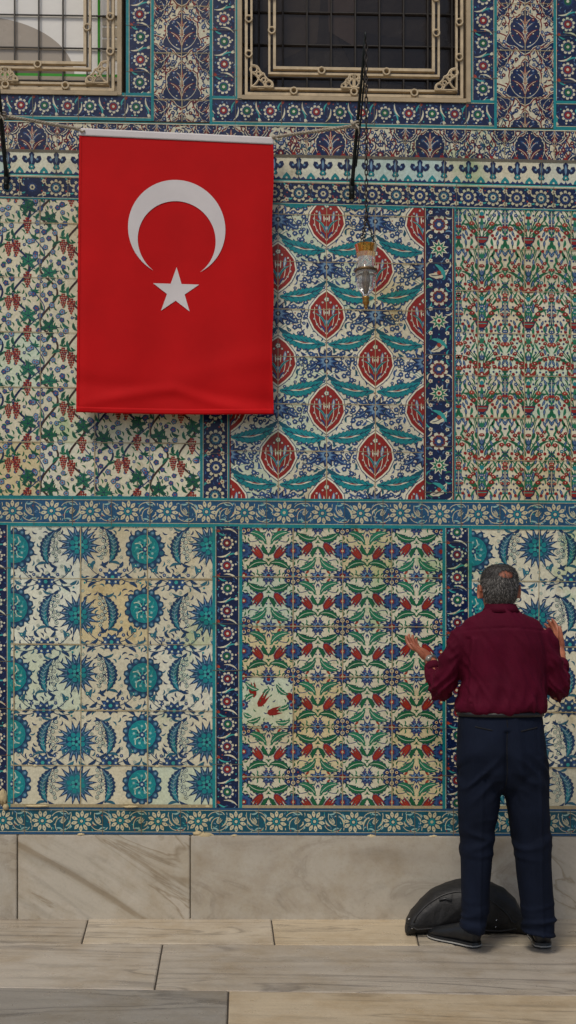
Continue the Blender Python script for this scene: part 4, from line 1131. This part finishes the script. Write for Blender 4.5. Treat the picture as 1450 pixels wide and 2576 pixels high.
def hand(bm,wr,f,n,side,curl=.5):
    f=f.normalized();n=(n-f*n.dot(f)).normalized()
    t=(f.cross(n) if side>0 else n.cross(f)).normalized()
    rings=[]
    for s,w,h in ((-.02,.026,.020),(.0,.027,.019),(.02,.034,.018),(.05,.040,.016),(.08,.040,.0135),(.098,.036,.011)):
        rings.append(ell(wr+f*s+n*(.006*math.sin(s*30)),t*w,n*h,16,2.3))
    loft(bm,rings)
    for k,(o_,L,r) in enumerate(((.029,.070,.0088),(.010,.078,.0092),(-.010,.073,.0088),(-.029,.058,.0078))):
        b=wr+f*.085+t*o_;dirf=(f+t*o_*1.6).normalized()
        pts=[b,b+dirf*.015];a=curl*(.25+.1*k);p_=pts[-1]
        for sg in (L*.42,L*.33,L*.25):
            dd=(dirf*math.cos(a)+n*math.sin(a));p_=p_+dd*sg;pts.append(p_.copy());a+=curl*.55
        tube(bm,pts,[r*1.05,r*1.08,r*1.03,r*.93,r*.68],10)
    b=wr+f*.022+t*.024;dirt=(t*.62+f*.75+n*.35).normalized()
    p1=b+dirt*.035;p2=p1+(dirt+f*.35).normalized()*.032;p3=p2+(dirt+f*.6).normalized()*.024
    tube(bm,[b-dirt*.01,b+dirt*.01,p1,p2,p3],[.015,.016,.0125,.0105,.0075],10)
    return t
WL=P(1083,1659,.335);WR=P(1408,1640,.325)
for A_,w in ((AL,WL),(AR,WR)):
    q=[a for a,b in A_];tube(bm,q[:-1]+[q[-1].lerp(w,.35),w],[.043,.044,.041,.038,.036,.034,.030,.0255],14)
hand(bm,WL,Vector((-.56,.52,.48)),Vector((.42,-.30,.85)),-1,.70)
hand(bm,WR,Vector((-.10,.55,.80)),Vector((-.85,-.25,.35)),1,.5)
def skin_mat():
    t=NT('skin');v=t.coord()
    c=t.ramp(t.noise(v,18,4),[(.3,rgb(140,76,54)),(.7,rgb(172,106,78))])
    t.l(c,t.b.inputs['Base Color']);t.b.inputs['Roughness'].default_value=.5
    t.bump(t.noise(v,160,4),.0008,.6);return t.m
M_SK=skin_mat()
body=remesh('body',bm,.0042,2,M_SK,person)
M_EYE=simple('eye_white',rgb(200,195,188),.2)
for s in (-1,1):
    bm=bmesh.new();ellipsoid(bm,(HX+s*.031,fy+.084,1.604),(.012,.009,.007));bmobj('eye',bm,M_EYE,person,True)
bm=bmesh.new();d_=(WL-AL[-1][0]).normalized();cw=WL-d_*.006
tube(bm,[cw-d_*.008,cw+d_*.008],[.0305,.0305],20);watch=bmobj('wristwatch',bm,simple('steel_bracelet',rgb(150,148,144),.35,.9,150,.6,.002,200),person,True)
bm=bmesh.new();cf=cw+Vector((-.012,-.028,.008));tube(bm,[cf,cf+Vector((-.003,-.008,.002))],[.014,.013],16);bmobj('dial',bm,simple('watch_dial',rgb(150,146,138),.25,.3),watch,True)
# --- hair
def hair_ok(v):
    x=v.x-HX;y=v.y-HYC;z=v.z
    if y>.035 and z<1.655: return False
    if y>.0 and z<1.60: return False
    if y>-.02 and z<1.565: return False
    if z<1.528+.25*max(0,y+.06): return False
    bx_=(x-.012)/.033;bz=(z-1.654)/.018
    e=bx_*bx_+bz*bz+.6*noise.noise(Vector((x*60,y*60,z*60)))
    if y<.0 and e<1: return False
    return True
zs=[float(z) for z in np.concatenate([np.linspace(1.515,1.69,42),np.linspace(1.692,1.7025,8)])]
rings=[head_ring(z,.005,72) for z in zs]
bm=bmesh.new();vs=[[bm.verts.new(p_+(p_-Vector((HX,HYC,1.6))).normalized()*(.0035*noise.noise(p_*90)+.001)) for p_ in r_] for r_ in rings]
for j in range(len(vs)-1):
    for i in range(72):
        k=(i+1)%72;f=(vs[j][i],vs[j][k],vs[j+1][k],vs[j+1][i])
        if hair_ok((rings[j][i]+rings[j+1][k])/2): bm.faces.new(f)
for v in [v for v in bm.verts if not v.link_faces]: bm.verts.remove(v)
cl=bm.loops.layers.float_color.new('paint')
for f in bm.faces:
    for lp in f.loops: lp[cl]=(*rgb(34,31,30),1)
rh=random.Random(3);cnt=0;tries=0
while cnt<9000 and tries<60000:
    tries+=1
    j=rh.randrange(len(rings)-1);i=rh.randrange(72);b=rings[j][i].lerp(rings[j][(i+1)%72],rh.random()).lerp(rings[j+1][i],rh.random()*.5)
    if not hair_ok(b):
        if not (b.z>1.63 and rh.random()<.25): continue
    out=(b-Vector((HX,HYC,1.60))).normalized()
    dn=Vector((0,0,-1));dn=(dn-out*dn.dot(out))
    dn=(dn.normalized() if dn.length>.01 else Vector((1,0,0)))+Vector((rh.uniform(-.5,.5),rh.uniform(-.3,.3),0))
    L_=rh.uniform(.008,.018);sd=out.cross(dn).normalized()*.0007
    t0=b+out*.001;t1=b+dn*L_+out*rh.uniform(.001,.005)
    f=bm.faces.new([bm.verts.new(t0-sd),bm.verts.new(t0+sd),bm.verts.new(t1)])
    gcol=rh.choice([120,95,62,42,28,150,78,34])*(.7 if b.z>1.64 else 1.05)
    for lp in f.loops: lp[cl]=(*rgb(gcol,gcol*.97,gcol*.94),1)
    cnt+=1
hm=NT('grey_hair');a=hm.n('ShaderNodeAttribute');a.attribute_name='paint';hm.l(a.outputs['Color'],hm.b.inputs['Base Color']);hm.b.inputs['Roughness'].default_value=.6
me=bpy.data.meshes.new('hair');bm.to_mesh(me);bm.free();link('hair',me,hm.m,person)
# --- shoes
M_SHOE=simple('black_shoe_leather',rgb(18,20,24),.38,0,40,.3,.0006,120)
M_SOLE=simple('pale_sole',rgb(170,170,166),.6)
def shoe(heel,toe):
    heel=Vector(heel);toe=Vector(toe);f=(toe-heel);L=f.length;f.normalize();s_=f.cross(Vector((0,0,1)))
    bm=bmesh.new();rings=[]
    for t,w,h,zc in ((-.03,.022,.034,.046),(0,.036,.050,.056),(.12,.041,.054,.058),(.28,.040,.052,.056),(.42,.043,.044,.050),(.6,.049,.036,.042),(.78,.049,.028,.034),(.92,.038,.020,.028),(1.0,.018,.012,.024)):
        rings.append(ell(heel+f*(L*t)+Vector((0,0,zc)),s_*w,Vector((0,0,h*.9)),18,2.3))
    loft(bm,rings)
    for v in bm.verts: v.co.z=max(v.co.z,.012)
    u=bmobj('shoe',bm,M_SHOE,person,True)
    def outl(f0,f1,z0,z1,mat,name):
        bm=bmesh.new();pts=[];n=28
        for k in range(n):
            a=2*PI*k/n;t=.49-.54*math.cos(a);w=float(np.interp(t,[-.05,0,.12,.3,.45,.65,.8,.95,1.03],[.01,.034,.042,.040,.044,.051,.050,.035,.008]))
            pts.append((L*(t-.5),w*(1 if math.sin(a)>0 else -1)))
        loft(bm,[[heel+f*(L*.5+a*ff)+s_*b*ff+Vector((0,0,z)) for a,b in pts] for ff,z in ((f0,z0),(f1,z1))]);bmobj(name,bm,mat,u)
    outl(1.02,1.02,.001,.007,M_SHOE,'sole');outl(1.03,1.03,.0072,.0125,M_SOLE,'sole_edge');outl(1.02,1.0,.0127,.024,M_SHOE,'welt')
def G(px,py):
    k=H/(py-HY);return Vector(((px-725)*k,-D+F*k,0))
h1=G(1200,2383);shoe(h1,h1+Vector((-.185,.185,0)));h2=G(1366,2385);shoe(h2,h2+Vector((.035,.262,0)))
# ================================================================= bag
bag=bpy.data.objects.new('backpack',None);COL.objects.link(bag);bag.location=(0,0,0)
tag(bag,'soft black bag slumped on the pavement against the stone base behind the man','bag')
M_BAG=simple('black_nylon',rgb(14,14,16),.6,0,25,.4,.0015,120)
bm=bmesh.new();rings=[]
prof_=[(1019,2334),(1024,2314),(1036,2294),(1060,2268),(1090,2243),(1125,2226),(1160,2218),(1200,2217),(1240,2222),(1270,2236),(1292,2256),(1308,2284),(1316,2320),(1319,2338)]
for x,yt in prof_:
    zt=P(x,yt,.27).z;xx=P(x,yt,.27).x;hh=max(.012,(zt)/2)
    wd=.05+.07*math.sqrt(max(0,1-((x-1170)/152)**2))
    rings.append(ell(Vector((xx,-.235+(-.05)*(1-zt/.25),hh)),Vector((0,wd,0)),Vector((0,0,hh)),28,2.9))
loft(bm,rings)
def bag_disp(v,n):
    d=.006*(fold(v,6,5,31)-.5)+.002*(fold(v,22,16,7)-.5)
    r=v+n*d;r.z=max(r.z,.001);return r
bo=remesh('bag_body',bm,.007,5,M_BAG,bag,bag_disp)
bb=bvh_of(bo)
def bagp(px,py,off=.003):
    q=P(px,py,.33);h=bb.ray_cast(Vector((q.x,-3,q.z)),Vector((0,1,0)));return h[0]+Vector((0,-off,0)) if h[0] else q
bm=bmesh.new();tube(bm,[bagp(1040+t*9.5,2318-76*max(0,math.sin(PI*min(1,t/26)))**.7) for t in range(28)],.0035,6);bmobj('zipper',bm,simple('black_zip',rgb(40,40,42),.4,.3),bag,True)
bm=bmesh.new();tube(bm,[bagp(1104,2262),bagp(1120,2258),bagp(1134,2262)],.012,8,flat=.35);bmobj('logo_patch',bm,simple('grey_rubber',rgb(52,52,54),.4),bag,True)
bm=bmesh.new();tube(bm,[P(1024,2322,.34),P(1050,2338,.37),P(1100,2334,.37),P(1140,2342,.38),P(1180,2338,.37),P(1260,2342,.38),P(1300,2336,.37)],.009,8,flat=.35);bmobj('strap',bm,M_BAG,bag,True)
M_RIV=simple('steel_rivet',rgb(190,190,190),.25,.9)
for x,y in ((1030,2312),(1036,2332),(1150,2322),(1246,2330),(1247,2312)):
    bm=bmesh.new();ellipsoid(bm,bagp(x,y,.004),(.004,.004,.004));bmobj('rivet',bm,M_RIV,bag,True)
# ================================================================= light, camera
w=bpy.data.worlds.new('World');scene.world=w;w.use_nodes=True;nt=w.node_tree
sky=nt.nodes.new('ShaderNodeTexSky');sky.sky_type='NISHITA';sky.sun_disc=False
EL,AZ=math.radians(57),math.radians(208)
sky.sun_elevation=EL;sky.sun_rotation=AZ;sky.dust_density=3;sky.air_density=1.0;sky.ozone_density=.6
nt.links.new(sky.outputs[0],nt.nodes['Background'].inputs[0]);nt.nodes['Background'].inputs[1].default_value=.095
ld=bpy.data.lights.new('sun','SUN');ld.energy=1.8;ld.angle=math.radians(14);ld.color=(1,.93,.82)
lo=bpy.data.objects.new('sun',ld);COL.objects.link(lo)
sd=Vector((math.sin(AZ)*math.cos(EL),math.cos(AZ)*math.cos(EL),math.sin(EL)))
lo.rotation_euler=sd.to_track_quat('Z','Y').to_euler()
cd=bpy.data.cameras.new('camera');cam=bpy.data.objects.new('camera',cd);COL.objects.link(cam);cam.location=(0,-D,H);cam.rotation_euler=(PI/2,0,0)
cd.sensor_fit='VERTICAL';cd.sensor_height=36;cd.lens=F/2576*36;cd.shift_y=(HY-1288)/2576;cd.clip_end=300
scene.camera=cam
scene.view_settings.view_transform='Standard';scene.view_settings.look='None';scene.view_settings.exposure=0
